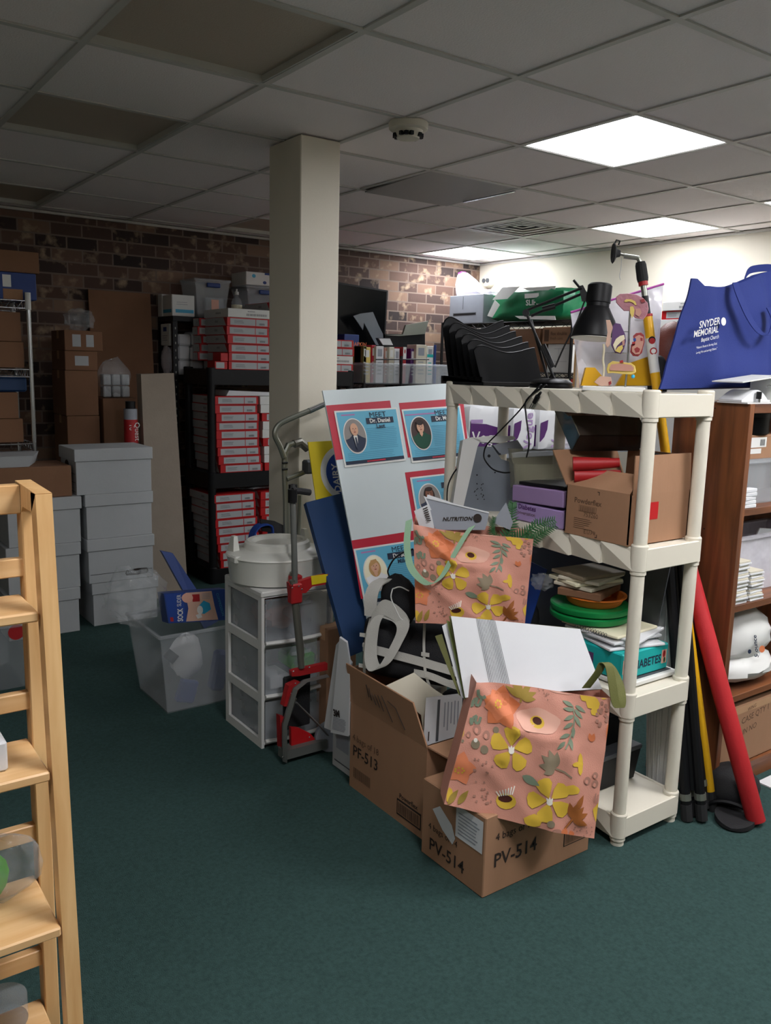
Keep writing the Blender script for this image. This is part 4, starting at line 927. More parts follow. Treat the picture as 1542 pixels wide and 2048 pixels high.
    blob('p_yellow', 897, 1596, 8, 14, 2, 8); blob('p_yellow', 917, 1482, 6, 8, 2, 8)
    blob('p_yellow', 1010, 1601, 20, 15, 1.5, 12); blob('p_brown', 1008, 1596, 14, 7, 3, 12)
    for i in range(7): stroke('p_white', [(997+4*i, 1593-1*i), (990+6*i, 1584-2.2*i)], 1.2, 4)
    for y0 in (1424, 1456):
        stroke('p_sage', [(926+10, y0-2), (936, y0+8), (930+8, y0+10), (940, y0-2), (948, y0-6), (944, y0+6), (952, y0+8), (956, y0-4)], 2.6, 3)
    stroke('p_sage', [(948, 1402), (950, 1414), (958, 1418), (964, 1414)], 3.2, 3)
    for x, y, r in ((946, 1500, 9), (964, 1509, 8), (987, 1473, 6), (920, 1496, 3)): blob('p_grey', x, y, r, r, 3)
    blob('p_white', 946, 1493, 4, 4, 4)
    for x, y, r in ((949, 1474, 8), (968, 1483, 7), (932, 1484, 5), (1173, 1554, 7), (1190, 1561, 7), (1190, 1544, 6)): blob('p_mauve', x, y, r, r*1.15, 3); blob('pink_bag', x-1.5, y+2, r*.45, r*.6, 4)
    for i in range(26):
        blob('p_mauve', 961+random.uniform(-17, 20), 1563+random.uniform(-38, 46), 2.2, 2.4, 3, 7); blob('p_mauve', 1082+random.uniform(-14, 14), 1392+random.uniform(-30, 26), 1.4, 1.6, 3, 6)
    for i in range(14): blob('p_mauve', 1206+random.uniform(-14, 8), 1425+random.uniform(-26, 24), 3.5, 4, 3, 8)
    for i in range(16): blob('p_mauve', 1160+random.uniform(-26, 28), 1655+random.uniform(-9, 12), 1.6, 1.8, 3, 6)
    for i in range(5): stroke('p_mauve', [(1192+5*i, 1580+3*i), (1189+5*i, 1598+2*i)], 1.3, 3)
    leaf('p_orange', 1182, 1478, 1.9, 18, 5, 3); leaf('p_orange', 1182, 1478, 1.3, 18, 5, 3.2); blob('p_orange', 1216, 1460, 5, 20, 3); leaf('p_orange', 1125, 1664, 1.2, 18, 7, 3); leaf('p_orange', 1145, 1666, 2.0, 14, 6, 3)
    blob('p_grey', 1100, 1640, 8, 7, 3); blob('p_mauve', 1112, 1655, 10, 6, 3)
    return L
MOT = motifs()
def floral_bag(label, corners, depth, wr, seed, loc):
    t = thing('shopping_bag', label, 'bag', loc)
    f = Face(*[V(c) for c in corners]); dv = V(depth)
    cr = [((.03, .03), (.36, .32), .012), ((.36, .32), (.62, .34), .010), ((.36, .32), (.30, .55), .009), ((.55, .38), (.72, 1.0), .007), ((.75, .42), (.9, .9), .008), ((.1, .05), (.45, .25), -.010), ((.15, .6), (.6, .95), .006)]
    def S(u, v):
        k = 0
        for (a, b), (c, d), am in cr:
            L2 = (c-a)**2+(d-b)**2; s_ = max(0, min(1, ((u-a)*(c-a)+(v-b)*(d-b))/L2)); ds = math.hypot(u-a-s_*(c-a), v-b-s_*(d-b)); k += am*wr*math.exp(-(ds/.055)**2)
        k += .016*math.sin(pi*min(1, max(0, u)))*math.sin(pi*min(1, max(.05, v*.9+.05)))+wr*.010*noise.noise(V((u*3.1+seed, v*3.1, seed)))+wr*.004*noise.noise(V((u*8+seed, v*8, 2)))
        e = f.p(u, v)+f.n*k
        e += f.vy*(.012*math.sin(3.1*u+seed)*(1-v))+f.vy*(.010*math.sin(2.4*u+seed*2))*v
        return e
    n = 30; rs = []
    for j in range(n+1):
        v = j/n; fr_ = [S(i/n, v) for i in range(n+1)]
        bk = [S(i/n, v)-f.n*.004*(1 if 0 < i < n else 0)+dv*(.82 if v > .97 else 1)*(1 if v < .9 else 1-.5*(v-.9)) for i in range(n, -1, -1)]
        rs.append(fr_+bk)
    m = MB().use('pink_bag').rings(rs, cap=False)
    m.poly(list(reversed(rs[-1])))
    # inside lip
    ri = [[p_+dv*.02-f.n*.003+(-f.vy*0.0) for p_ in r] for r in (rs[0],)]
    for mat, k, L in MOT:
        L = [(min(.998, max(.002, u)), min(.998, max(.002, v))) for u, v in L]
        cu, cv = sum(p_[0] for p_ in L)/len(L), sum(p_[1] for p_ in L)/len(L)
        off = f.n*(.0012+.0005*k); m.use(mat)
        if max(abs(u-cu)+abs(v-cv) for u, v in L) > .05:
            rr_ = [[S(cu+(u-cu)*t_, cv+(v-cv)*t_)+off for u, v in L] for t_ in (1, .8, .6, .4, .2, .02)]; m.rings(rr_, cap=False)
        else: m.fan(S(cu, cv)+off, [S(u, v)+off for u, v in L])
    m.build('bag_body', t, 'pink_bag', 50)
    return t, S, f
n = V((-.57, -.82, .18)).normalized(); o = V((1.64, 1.565, .275))
q = lambda a, b, k=0: pl(a, b, o+n*k, n)
t, S1, f1 = floral_bag('pink floral bag hanging over the PV-514 carton, in front', [q(952, 1372), q(1222, 1388), q(1190, 1672), q(888, 1612)], (.045, .075, -.005), 1, 1.3, tuple((q(1190, 1672)+q(888, 1612))/2))
e1, e2, e3 = q(1198, 1376), q(1210, 1330), q(1218, 1325)
m = MB().ribbon(smooth([q(1172, 1376, .004), q(1196, 1345, .01), q(1206, 1326, .012), q(1218, 1333, .02), q(1225, 1370, .024), q(1231, 1405, .022), q(1240, 1416, .016), q(1244, 1402, .01), q(1240, 1372, -.002), q(1226, 1340, -.012), q(1214, 1326, -.016)], 5), (f1.ux*.026-f1.n*.012), .0022); m.build('handle', t, 'olive')
# long white and green folder standing in the front bag
n3 = V((-.6, -.75, .5)).normalized(); o3 = V((1.70, 1.685, .62)); q = lambda a, b, k=0: pl(a, b, o3+n3*k, n3)
tl, tr, br, bl_ = q(902, 1232), q(1160, 1258), q(1204, 1378), q(930, 1396)
t = thing('tote_folder', 'white and green flat tote with grey stripes, sticking out of front floral bag', 'bag', tuple((bl_+br)/2))
bend = lambda a, b: a+(b-a)
def sheet(u, v): return (tl*(1-u)+tr*u)*(1-v)+(bl_*(1-u)+br*u)*v+n3*(.012*math.sin(pi*u)*v+.018*max(0, v-.8)*3*(1-u))
m = MB().use('paper').grid(sheet, 16, 12)
m.grid(lambda u, v: sheet(1-u, v)-n3*.006, 16, 12)
m.build('white_panel', t, 'paper')
m = MB().use('grey_dark')
for k in range(13):
    u = .195+.012*k; m.add([sheet(u+.0+.05*0, j/10)+n3*.0012 for j in range(11)]+[sheet(u+.0035, j/10)+n3*.0012 for j in range(11)], [(j, j+1, 12+j, 11+j) for j in range(10)])
m.use('grey')
for k in range(11): m.add([sheet(.198+.0128*k+.007, j/10)+n3*.0012 for j in range(11)]+[sheet(.198+.0128*k+.0085, j/10)+n3*.0012 for j in range(11)], [(j, j+1, 12+j, 11+j) for j in range(10)])
m.build('stripe', t)['kind'] = 'stuff'
bk = -n3*.014
MB().slab([tl+bk+V((-.004, .004, .002)), bl_+bk, br+bk, tr+bk+V((0, 0, .004))], -n3*.004).build('green_panel', t, 'olive')
g1, g2_, g3 = q(885, 1262, -.055), q(893, 1245, -.035), q(934, 1398, -.006)
MB().slab([q(893, 1240, -.036), q(928, 1397, -.010), q(934, 1399, -.01), q(912, 1250, -.034)], -n3*.004).build('green_panel', t, 'olive_edge')
MB().slab([q(884, 1252, -.05), q(923, 1394, -.02), q(928, 1397, -.02), q(898, 1244, -.05)], -n3*.004).build('white_panel', t, 'paper')
MB().slab([q(870, 1272, -.062), q(917, 1388, -.03), q(922, 1393, -.03), q(884, 1268, -.062)], -n3*.004).build('green_panel', t, 'olive')
# second floral bag further back, with mint handle
n = V((-.66, -.74, .14)).normalized(); o = V((1.80, 1.99, .75)); q2 = lambda a, b, k=0: pl(a, b, o+n*k, n)
t, S2, f2 = floral_bag('pink floral bag with mint handle, behind the front floral bag', [q2(828, 1042), q2(1066, 1084), q2(1050, 1248), q2(830, 1252)], (.07, .08, .01), 1.1, 4.1, tuple((q2(1050, 1248)+q2(830, 1252))/2))
MB().ribbon(smooth([q2(818, 1040, .0), q2(814, 1085, .012), q2(820, 1130, .022), q2(840, 1158, .03), q2(862, 1168, .032), q2(884, 1152, .032), q2(905, 1115, .03), q2(928, 1075, .026), q2(944, 1053, .012)], 5), [f2.ux*.02+f2.vy*.012]*41, .0022).build('handle', t, 'mint')
q = lambda a, b, k=0: pl(a, b, o+n*(k-.03), n)
Q = [q(848, 993), q(978, 1024), q(975, 1044), q(862, 1038)]
t = thing('brochure', 'grey and white brochure poking out of the rear floral bag', 'paper', tuple((Q[2]+Q[3])/2))
MB().slab([Q[0], q(858, 1020), Q[3], q(872, 1060), q(970, 1060), Q[2], Q[1]], -n*.006).build('sheet', t, 'grey')
MB().slab([q(855, 989, -.014), q(852, 1000, -.014), q(905, 1010, -.014), q(912, 1008, -.014)], -n*.006).build('back_sheet', t, 'paper')
f = Face(*Q); m = MB().use('ink'); m.text('NUTRITION', q(885, 1042, .003), (q(975, 1040)-q(885, 1042)), f.vy, .018, bold=.03); m.lathe(tuple(q(955, 1036, .004)), [(.001, 0), (.014, 0), (.014, .0006), (.001, .0006)], 16, axis=tuple(n))
m.use('paper'); m.slab([q(847, 992, .002), q(860, 1020, .002), q(863, 1020, .002), q(851, 993, .002)], n*.0005); m.slab([q(848, 993, .002), q(850, 996, .002), q(978, 1027, .002), q(978, 1024, .002)], n*.0005); m.build('printing', t)
Q = [q(828, 1022, .012), q(858, 1008, .012), q(868, 1045, .012), q(838, 1050, .012)]
t = thing('receipt', 'white printed slip at left edge of rear floral bag', 'paper', tuple((Q[2]+Q[3])/2)); MB().slab([Q[0], q(842, 1062, .0), q(870, 1062, .0), Q[1]], -n*.002).build('sheet', t, 'paper')
f = Face(*Q); m = MB().use('ink'); [f.rect(m, .55, .85, .1+.12*k, .16+.12*k, 2) for k in range(7)]; m.build('printing', t)
one('white_envelope', MB().slab([q(1012, 1005, -.03), q(985, 1045, -.03), q(1020, 1060, -.03), q(1026, 1045, -.03)], -n*.003), 'pale grey envelope corner beside the artificial fern', 'envelope', mat='grey')
# artificial fern in the rear bag
b0 = q(1010, 1075, -.03)
t = thing('artificial_fern', 'green artificial fern poking out of the rear floral bag', 'plant', tuple(b0-V((0, 0, .02))))
def frond(pts, l, k):
    P_ = smooth([q(*a_) for a_ in pts], 6); m = MB().tube(P_, .0014, 5)
    for i in range(1, len(P_)):
        d = (P_[i]-P_[i-1]).normalized(); s_ = d.cross(n).normalized(); ll = l*(1-.55*i/len(P_))
        for sg in (-1, 1):
            for jj in (0,):
                c = P_[i]*(1-jj)+P_[i-1]*jj; tip = c+(s_*sg+d*.55)*ll+n*random.uniform(-.006, .006); w_ = d*ll*.15
                m.add([c-w_, c+(tip-c)*.5-w_*.9, tip, c+(tip-c)*.5+w_*.9, c+w_], [(0, 1, 2, 3, 4)])
    m.build('frond', t, 'fern')
frond([(1008, 1082, -.04), (1022, 1050, -.04), (1024, 1020, -.045), (1026, 1006, -.05)], .030, 0)
frond([(1020, 1085, -.03), (1050, 1068, -.02), (1080, 1048, -.02), (1108, 1040, -.03)], .032, 1)
frond([(1030, 1088, -.02), (1060, 1082, -.01), (1085, 1066, -.0), (1110, 1052, .0)], .03, 2)
frond([(1000, 1080, -.03), (985, 1065, -.02), (985, 1048, -.02), (988, 1035, -.02)], .018, 3)
frond([(1030, 1092, -.03), (1048, 1080, -.03), (1058, 1062, -.04), (1072, 1040, -.05)], .02, 4)
# ================================================================== BLACK AND WHITE DUFFEL
nT = V((-.74, -.66, .12)).normalized(); oT = V((1.655, 2.20, .47)); q = lambda a, b, k=0: pl(a, b, oT+nT*k, nT)
tl, tr, br, bl_ = q(728, 1240), q(930, 1258), q(935, 1405), q(712, 1352)
f = Face(tl, tr, br, bl_)
t = thing('duffel_bag', 'black duffel bag with white straps on the PF-513 carton', 'bag', tuple((bl_+br)/2))
rs = []
for i in range(17):
    u = i/16; en = (1-abs(2*u-1)**6)**.3 if 0 < i < 16 else .55; ring = []
    for k in range(24):
        a = 2*pi*k/24; cv, sv = math.cos(a), math.sin(a); e = .55
        yy = math.copysign(abs(cv)**e, cv); zz = math.copysign(abs(sv)**e, sv)
        ring.append(f.p(u, .5)-f.n*.10+f.n*(.10*zz*en)+f.vy*(f.h*.5*yy*(.8+.2*en)))
    rs.append(ring)
MB().rings(rs).build('body', t, 'duffel')
rib = lambda L, w, k, nm, mt_='webbing': MB().ribbon(smooth([f.p(u, v)+f.n*(.006+kk) for u, v, kk in L], 5), w, .003).build(nm, t, mt_)
rib([(.03, .46, 0), (.3, .50, .003), (.62, .55, .003), (.98, .62, 0)], f.vy*.030, 0, 'strap')
rib([(.06, -.03, -.015), (.05, .3, 0), (.06, .7, 0), (.075, 1.0, -.01)], f.ux*.009, 0, 'piping')
rib([(.60, -.02, -.015), (.61, .35, .002), (.63, .7, .002), (.69, 1.0, -.01)], f.ux*.009, 0, 'piping')
for u, v in ((.02, .25), (.06, .42), (.05, .78), (.62, .42), (.66, .72), (.88, .75)): MB().box(-.014, .014, -.003, .003, -.006, .006, R=None).v and MB().slab([f.p(u, v)+f.n*.012+f.ux*-.012+f.vy*-.006, f.p(u, v)+f.n*.012+f.ux*.016+f.vy*-.008, f.p(u, v)+f.n*.012+f.ux*.016+f.vy*.006, f.p(u, v)+f.n*.012+f.ux*-.012+f.vy*.007], f.n*.002).build('loop_tab', t, 'webbing')
MB().ribbon(smooth([q(762, 1228, .03), q(748, 1250, .035), q(742, 1290, .035), q(742, 1320, .04), q(752, 1338, .045), q(772, 1325, .05), q(792, 1290, .05), q(806, 1258, .045), q(800, 1240, .035), q(775, 1230, .03)], 5), [f.ux*.042+f.vy*.02]*60, .003).build('handle', t, 'webbing')
MB().ribbon(smooth([q(742, 1240, .02), q(762, 1215, .03), q(785, 1222, .035), q(806, 1240, .035), q(816, 1256, .03)], 5), [f.vy*.052+f.ux*.01]*40, .003).build('strap', t, 'webbing')
MB().ell(q(800, 1200, -.045), (.062, .07, .09), fn=lambda a, b: 1+.05*math.sin(3*b), R=Matrix.Rotation(R_(-20), 3, 'X')).build('top_pocket', t, 'duffel')
MB().tube(smooth([q(785, 1178, .03), q(782, 1195, .034), q(790, 1215, .036), q(800, 1235, .036), q(806, 1240, .036)], 5), .0022, 6).build('piping', t, 'white')
MB().tube(smooth([q(785, 1178, .03), q(800, 1174, .034), q(818, 1182, .03)], 5), .0022, 6).build('piping', t, 'white')
MB().ribbon(smooth([q(742, 1232, .01), q(742, 1195, .012), q(752, 1170, .0), q(772, 1158, -.03)], 5), [f.ux*.045]*30, .006).build('shoulder_strap', t, 'webbing')
MB().tube(smooth([q(778, 1152, -.01), q(776, 1140, 0), q(788, 1118, .0), q(806, 1105, -.01), q(826, 1098, -.03)], 5), .003, 6).build('cord', t, 'black')
MB().ribbon(smooth([q(828, 1345, -.0), q(860, 1352, .01), q(900, 1368, .012), q(935, 1378, .0)], 5), [f.vy*.024]*30, .003).build('strap', t, 'webbing')
MB().ell(q(915, 1405, -.05), (.07, .06, .05)).build('end_pocket', t, 'duffel')
# ================================================================== WHITE PLASTIC SHELF
WX0, WX1, WY0, WY1 = 2.064, 2.384, 1.547, 2.50
resin_shelf('plastic_shelf', 'white plastic shelving unit piled with supplies, right of the floral bags', WX0, WX1, WY0, WY1, (.095, .500, .968, 1.43), .066, .021, 'resin', 1.445, 7, ((WX1-.024, 2.17),))
T1, T2, T3, T4 = 1.4345, .9725, .5045, .0995
# --- top: black file sorter
t = thing('file_sorter', 'black plastic stepped file sorter on top of the white shelf', 'file sorter', (2.21, 2.40, T1))
sx0, sx1 = 2.072, 2.382
MB().hexa([(sx0, 2.285, T1), (sx1, 2.285, T1), (sx1, 2.525, T1), (sx0, 2.525, T1)], [(sx0, 2.285, T1+.012), (sx1, 2.285, T1+.012), (sx1, 2.525, T1+.03), (sx0, 2.525, T1+.03)]).build('base', t, 'black')
for k in range(6):
    yb = 2.295+.036*k; hh = .130+.0215*k; tilt = .05
    def pan(u, v, yb=yb, hh=hh):
        top = hh*(1-.17*math.sin(pi*min(1, max(0, (u-.12)/.88)))**1.5) if u > .12 else hh*(.86+.14*min(1, u/.10)**.5)
        return V((sx0+(sx1-sx0)*u, yb+tilt*v+.02*(1-v)*0, T1+.012+top*v))
    m = MB(); N_ = 24
    a = [pan(i/N_, 0) for i in range(N_+1)]; b = [pan(i/N_, 1) for i in range(N_+1)]
    e = V((0, .0035, 0)); m.rings([[p_ for p_ in a]+[p_+e for p_ in reversed(a)], [p_ for p_ in b]+[p_+e for p_ in reversed(b)]])
    m.tube([p_+e*.5 for p_ in b], .0030, 6)
    m.box(sx0, sx0+.003, yb, yb+.038, T1+.01, T1+.03)
    m.build('divider', t, 'black_gloss')
# --- desk lamp
LC = V((2.16, 2.04, T1)); nL = V((-.73, -.69, 0)).normalized(); q = lambda a, b, k=0: pl(a, b, LC+nL*k, nL)
t = thing('desk_lamp', 'black swing arm desk lamp on top of the white shelf', 'lamp', tuple(LC))
MB().lathe(tuple(LC), [(.001, 0), (.072, 0), (.075, .006), (.070, .014), (.073, .018), (.060, .028), (.02, .033), (.001, .034)], 36).build('base', t, 'black_gloss')
MB().cyl(LC+V((0, 0, .03)), q(1108, 745), .009).build('stem', t, 'black')
for k, (a, b) in enumerate((((1112, 765), (1052, 625)), ((1098, 768), (1062, 640)))): MB().cyl(q(*a, .012-.024*k), q(*b, .012-.024*k), .0045, n=8).build('lower_arm', t, 'black_metal')
MB().cyl(q(1105, 735), q(1085, 690), .011, n=10).build('spring', t, 'black')
MB().lathe(tuple(q(1052, 626)-nL*.016), [(.001, 0), (.012, 0), (.012, .032), (.001, .032)], 12, axis=tuple(nL)).build('elbow', t, 'black')
for k, (a, b) in enumerate((((1050, 622), (1163, 576)), ((1062, 632), (1162, 588)))): MB().cyl(q(*a, .010-.02*k), q(*b, .010-.02*k), .0048, n=8).build('upper_arm', t, 'black_metal')
MB().cyl(q(1085, 619), q(1110, 612), .010, n=10).build('spring', t, 'black')
MB().slab([q(1158, 572, .01), q(1166, 570, .01), q(1176, 590, .01), q(1174, 602, .01), q(1164, 602, .01)], -nL*.02).build('head_bracket', t, 'black')
MB().cyl(q(1160, 576), q(1147, 560), .004, n=8).build('screw', t, 'black')
HC = q(1197, 600, .03); ht = q(1197, 578, .03)
MB().lathe(tuple(q(1188, 677, .03)), [(.001, .0), (.072, 0), (.076, .004), (.071, .03), (.062, .06), (.046, .088), (.040, .10), (.037, .103), (.037, .115), (.040, .117), (.040, .172), (.034, .178), (.001, .178)], 36, axis=(.10, .02, 1)).build('shade', t, 'black')
MB().lathe(tuple(q(1188, 678, .03)), [(.073, -.0005), (.0755, .0005), (.073, .002), (.001, .004)], 32, axis=(.10, .02, 1)).build('shade_lining', t, 'white')
MB().cyl(q(1197, 578, .03), q(1198, 566, .03), .003, n=8).build('switch', t, 'black')
c0 = q(1170, 592, .0)
MB().tube(smooth([q(1170, 600), q(1155, 640), q(1145, 660), q(1125, 700), q(1110, 735)], 4), .0028, 6).build('cord', t, 'black')
F0 = lambda a, b: ax(a, b, WX0-.012)
MB().tube(smooth([V((2.10, 2.02, T1+.008)), V((2.075, 2.01, T1+.008)), F0(1058, 795), F0(1040, 820), F0(1000, 862), F0(975, 888), F0(968, 905), F0(970, 920), F0(985, 938), F0(1005, 945), F0(1020, 945)], 5), .0028, 6).build('cord', t, 'black')
MB().tube(smooth([V((2.10, 2.0, T1+.008)), V((2.075, 1.99, T1+.008)), F0(1053, 800), F0(1052, 830), F0(1056, 860), F0(1058, 890), F0(1053, 915)], 5), .0028, 6).build('cord', t, 'black')
pg = MB().cyl(F0(1076, 792), F0(1068, 806), .009, .007, 10).cyl(F0(1082, 784), F0(1076, 792), .004, .006, 8).build('plug', t, 'black')
for s_ in (-1, 1): MB().cyl(F0(1066+2*s_, 807), F0(1061+2*s_, 816), .0016, n=6).build('prong', pg, 'chrome')
# --- anatomy model stand
AC = V((2.16, 1.74, T1)); nA = V((-.77, -.64, 0)).normalized(); q = lambda a, b, k=0: pl(a, b, AC+nA*k, nA)
rtA = (q(1300, 700)-q(1200, 700)).normalized()
t = thing('anatomy_model', 'anatomical organ model on chrome rods and white base, on white shelf', 'model', tuple(AC))
c1, c2 = q(1150, 786), q(1272, 790)
MB(Matrix.Translation(AC-rtA*.02) @ Matrix.Rotation(math.atan2(rtA.y, rtA.x), 4, 'Z')).box(-.10, .09, -.035, .06, 0, .014, .002).build('base', t, 'white')
MB().tube([q(1250, 778, -.0), q(1256, 720), q(1259, 640), q(1262, 605)], .0032, 8).build('rod', t, 'chrome')
MB().tube(smooth([q(1204, 778), q(1207, 750), q(1208, 735), q(1206, 720), q(1208, 700), q(1207, 688)], 3), [.0035]*16, 6).build('rod', t, 'bone')
for a, b in (((1210, 706), (1253, 706)), ((1228, 664), (1256, 663))): MB().cyl(q(*a), q(*b), .0018, n=6).build('cross_rod', t, 'chrome')
def half(name, pts, th, mat, detail=None, bulge=.012):   # carved organ with a flat cut face
    P_ = [q(*p_) for p_ in pts]; c = sum(P_, V())/len(P_); m = MB().use(mat); nb = -nA
    r0 = [p_+nA*.004 for p_ in P_]; r1 = [p_ for p_ in P_]; r2 = [c+(p_-c)*.93+nb*th*.6 for p_ in P_]; r3 = [c+(p_-c)*.55+nb*th for p_ in P_]
    m.rings([[c+(p_-c)*.96+nA*.006 for p_ in P_], r0, r1, r2, r3])
    o_ = m.build(name, t, mat, 40)
    if detail:
        for k, (mm, L) in enumerate(detail):
            pp = [q(*x)+nA*(.0075+.0008*k) for x in L]; MB().slab(pp, nA*.003).build('cut_detail', o_, mm)
    return o_
half('brain', [(1232, 605), (1232, 594), (1240, 588), (1255, 587), (1272, 589), (1286, 596), (1295, 606), (1297, 618), (1294, 630), (1286, 640), (1270, 636), (1258, 622), (1248, 622), (1238, 612)], .03, 'brain',
     [('organ_y', [(1248, 603), (1252, 599), (1262, 599), (1270, 603), (1273, 610), (1270, 611), (1266, 606), (1258, 603), (1252, 605)]), ('organ_y', [(1260, 614), (1266, 613), (1269, 620), (1267, 632), (1264, 637), (1260, 626)]), ('organ_pink', [(1271, 618), (1280, 618), (1283, 626), (1278, 634), (1271, 630)]), ('organ_red', [(1280, 600), (1288, 598), (1290, 604), (1283, 606)])])
MB().ell(q(1278, 640, .0), (.014, .014, .004)).build('brain_holder', t, 'frost')
half('stomach', [(1225, 652), (1230, 646), (1241, 648), (1250, 668), (1252, 682), (1248, 698), (1242, 708), (1230, 706), (1222, 690), (1224, 670)], .03, 'organ_purple',
     [('bone', [(1226, 690), (1232, 678), (1240, 672), (1248, 670), (1250, 678), (1242, 684), (1234, 692), (1230, 702)]), ('organ_y', [(1230, 702), (1236, 694), (1244, 690), (1246, 696), (1240, 706)]), ('organ_pink', [(1244, 682), (1249, 680), (1249, 690), (1245, 692)])])
half('bone_piece', [(1212, 640), (1220, 640), (1226, 655), (1222, 668), (1220, 690), (1215, 696), (1211, 690), (1215, 665)], .02, 'p_skin')
half('kidney', [(1266, 672), (1272, 666), (1282, 665), (1288, 670), (1289, 684), (1286, 696), (1284, 706), (1276, 713), (1266, 712), (1260, 704), (1262, 690), (1268, 684)], .025, 'organ_red',
     [('organ_pink', [(1270, 674), (1278, 670), (1286, 674), (1287, 684), (1284, 697), (1279, 708), (1270, 709), (1264, 703), (1264, 694), (1270, 690)]), ('organ_red', [(1268, 698), (1274, 694), (1280, 698), (1278, 704), (1271, 706)]), ('organ_red', [(1280, 676), (1285, 676), (1285, 682), (1281, 682)]), ('blue', [(1266, 678), (1271, 676), (1272, 682), (1267, 683)]), ('red', [(1264, 684), (1270, 684), (1270, 688), (1264, 688)])])
half('intestine', [(1213, 738), (1216, 728), (1225, 722), (1240, 724), (1262, 726), (1270, 732), (1272, 744), (1264, 749), (1245, 748), (1225, 746), (1215, 747)], .022, 'organ_y',
     [('organ_pink', [(1219, 736), (1222, 729), (1240, 727), (1262, 730), (1268, 736), (1266, 742), (1245, 742), (1228, 741), (1220, 741)]), ('red', [(1239, 722), (1245, 720), (1247, 725), (1240, 726)])])
half('pancreas', [(1188, 764), (1200, 752), (1222, 754), (1224, 764), (1220, 772), (1200, 772)], .02, 'p_skin', [('organ_red', [(1217, 764), (1222, 762), (1223, 768), (1218, 770)])])
MB().ell(q(1266, 753), (.006, .006, .006)).build('bead', t, 'cyan')
# --- zip bag leaning behind the model
ZC = V((2.33, 1.985, T1)); nZ = V((-.5, -.86, .10)).normalized(); q = lambda a, b, k=0: pl(a, b, ZC+nZ*k, nZ)
t = thing('zip_bag', 'large clear zip bag with magenta seal and yellow contents, on white shelf', 'bag', tuple(ZC))
B_ = [q(1141, 625), q(1327, 568), q(1312, 772), q(1160, 772)]
fb = Face(*B_)
def Zs(u, v, s_=1): return fb.p(u, v)+fb.n*(s_*.02*math.sin(pi*u)*math.sin(pi*v**.7)+.008*noise.noise(V((u*5, v*5, s_))))
MB().grid(lambda u, v: Zs(u, v), 18, 18).grid(lambda u, v: Zs(1-u, v, -1), 18, 18).build('film', t, 'haze_bag')
MB().tube([Zs(i/12, .0)+fb.n*.002 for i in range(13)], .0042, 6).build('seal', t, 'magenta')
MB().slab([q(1162, 690, .0), q(1225, 690, .0), q(1285, 728, .0), q(1230, 765, .0), q(1185, 730, .0)], -nZ*.002).build('paper', t, 'paper')
m = MB().use('ink')
for k in range(6): m.slab([q(1172+9*k, 695+3*k, .003), q(1174+9*k, 695+3*k, .003), q(1200+9*k, 742, .003), q(1198+9*k, 742, .003)], nZ*.0004)
m.build('printing', t)['kind'] = 'stuff'
MB().slab([q(1172, 735, .03), q(1190, 735, .03), q(1220, 771, .03), q(1163, 771, .03)], -nZ*.015).build('yellow_packet', t, 'pole_yellow')
MB().slab([q(1262, 725, .03), q(1300, 712, .03), q(1306, 771, .03), q(1232, 771, .03)], -nZ*.015).build('yellow_packet', t, 'pole_yellow')
# --- yellow extension pole with suction head
def pk(a, b, x): return ax(a, b, x)
t = thing('extension_pole', 'yellow telescopic pole with black suction head, standing behind white shelf', 'pole', (2.46, 1.74, 0))
pA, pB = pk(1296, 640, 2.408), pk(1325, 860, 2.437); d = (pB-pA).normalized(); foot = pA+d*((pA.z-.0)/-d.z)
at = lambda row, col=None: pA+d*((row-640)/(860-640)*(pB-pA).length)
MB().cyl(foot-d*.06, at(632), .016, n=18).build('tube', t, 'pole_yellow'); MB().cyl(foot, foot-d*.07, .018, n=18).build('rubber_foot', t, 'rubber')
MB().cyl(at(745), at(676), .0166, n=18).build('label_band', t, 'white'); MB().cyl(at(629), at(634), .0172, n=18).build('collar', t, 'red')
u_ = pl(1290, 690, at(685)+V((-.6, -.8, 0))*.02, V((-.6, -.8, 0)))
for mm, rr, row, kk in (('black', .012, 680, 0), ('red', .010, 682, .0006), ('red', .012, 702, 0), ('white', .008, 702, .0006)):
    c_ = at(row)+V((-.62, -.78, 0)).normalized()*(.0170+kk); MB().lathe(tuple(c_), [(.001, 0), (rr, 0), (rr, .0004), (.001, .0004)], 20, axis=(-.62, -.78, 0)).build('emblem', t, mm)
MB().cyl(at(632), at(593), .0115, n=16).build('clamp', t, 'black'); MB().cyl(at(593), at(566), .0098, n=16).build('inner_tube', t, 'alu')
MB().cyl(at(572), at(564), .0155, n=16).build('collar', t, 'red')
m = MB(); m.lathe(tuple(at(564)), [(.001, 0), (.017, 0), (.019, .01), (.018, .055), (.015, .065), (.001, .066)], 14, axis=tuple(-d)); m.build('grip_nut', t, 'rubber', 15)
q = lambda a, b: pl(a, b, at(540), V((-.62, -.78, 0)))
MB().tube([q(1280, 525), q(1276, 516), q(1262, 514), q(1248, 512)], .008, 8).build('elbow', t, 'alu')
MB().cyl(q(1262, 515), q(1240, 508), .004, n=8).build('neck', t, 'alu')
MB().lathe(tuple(q(1240, 507)), [(.001, 0), (.012, 0), (.016, .012), (.032, .018), (.038, .022), (.034, .025), (.001, .02)], 24, axis=tuple((q(1225, 506)-q(1240, 507)).normalized()), sx=1, sy=.8).build('suction_cup', t, 'rubber')
MB().tube([q(1229, 488), q(1233, 480), q(1240, 482), q(1237, 490)], .003, 6).build('hook', t, 'black')
MB().tube(smooth([q(1243, 515), q(1242, 535), q(1239, 552), q(1241, 560)], 4), .0008, 5).build('string', t, 'grey')
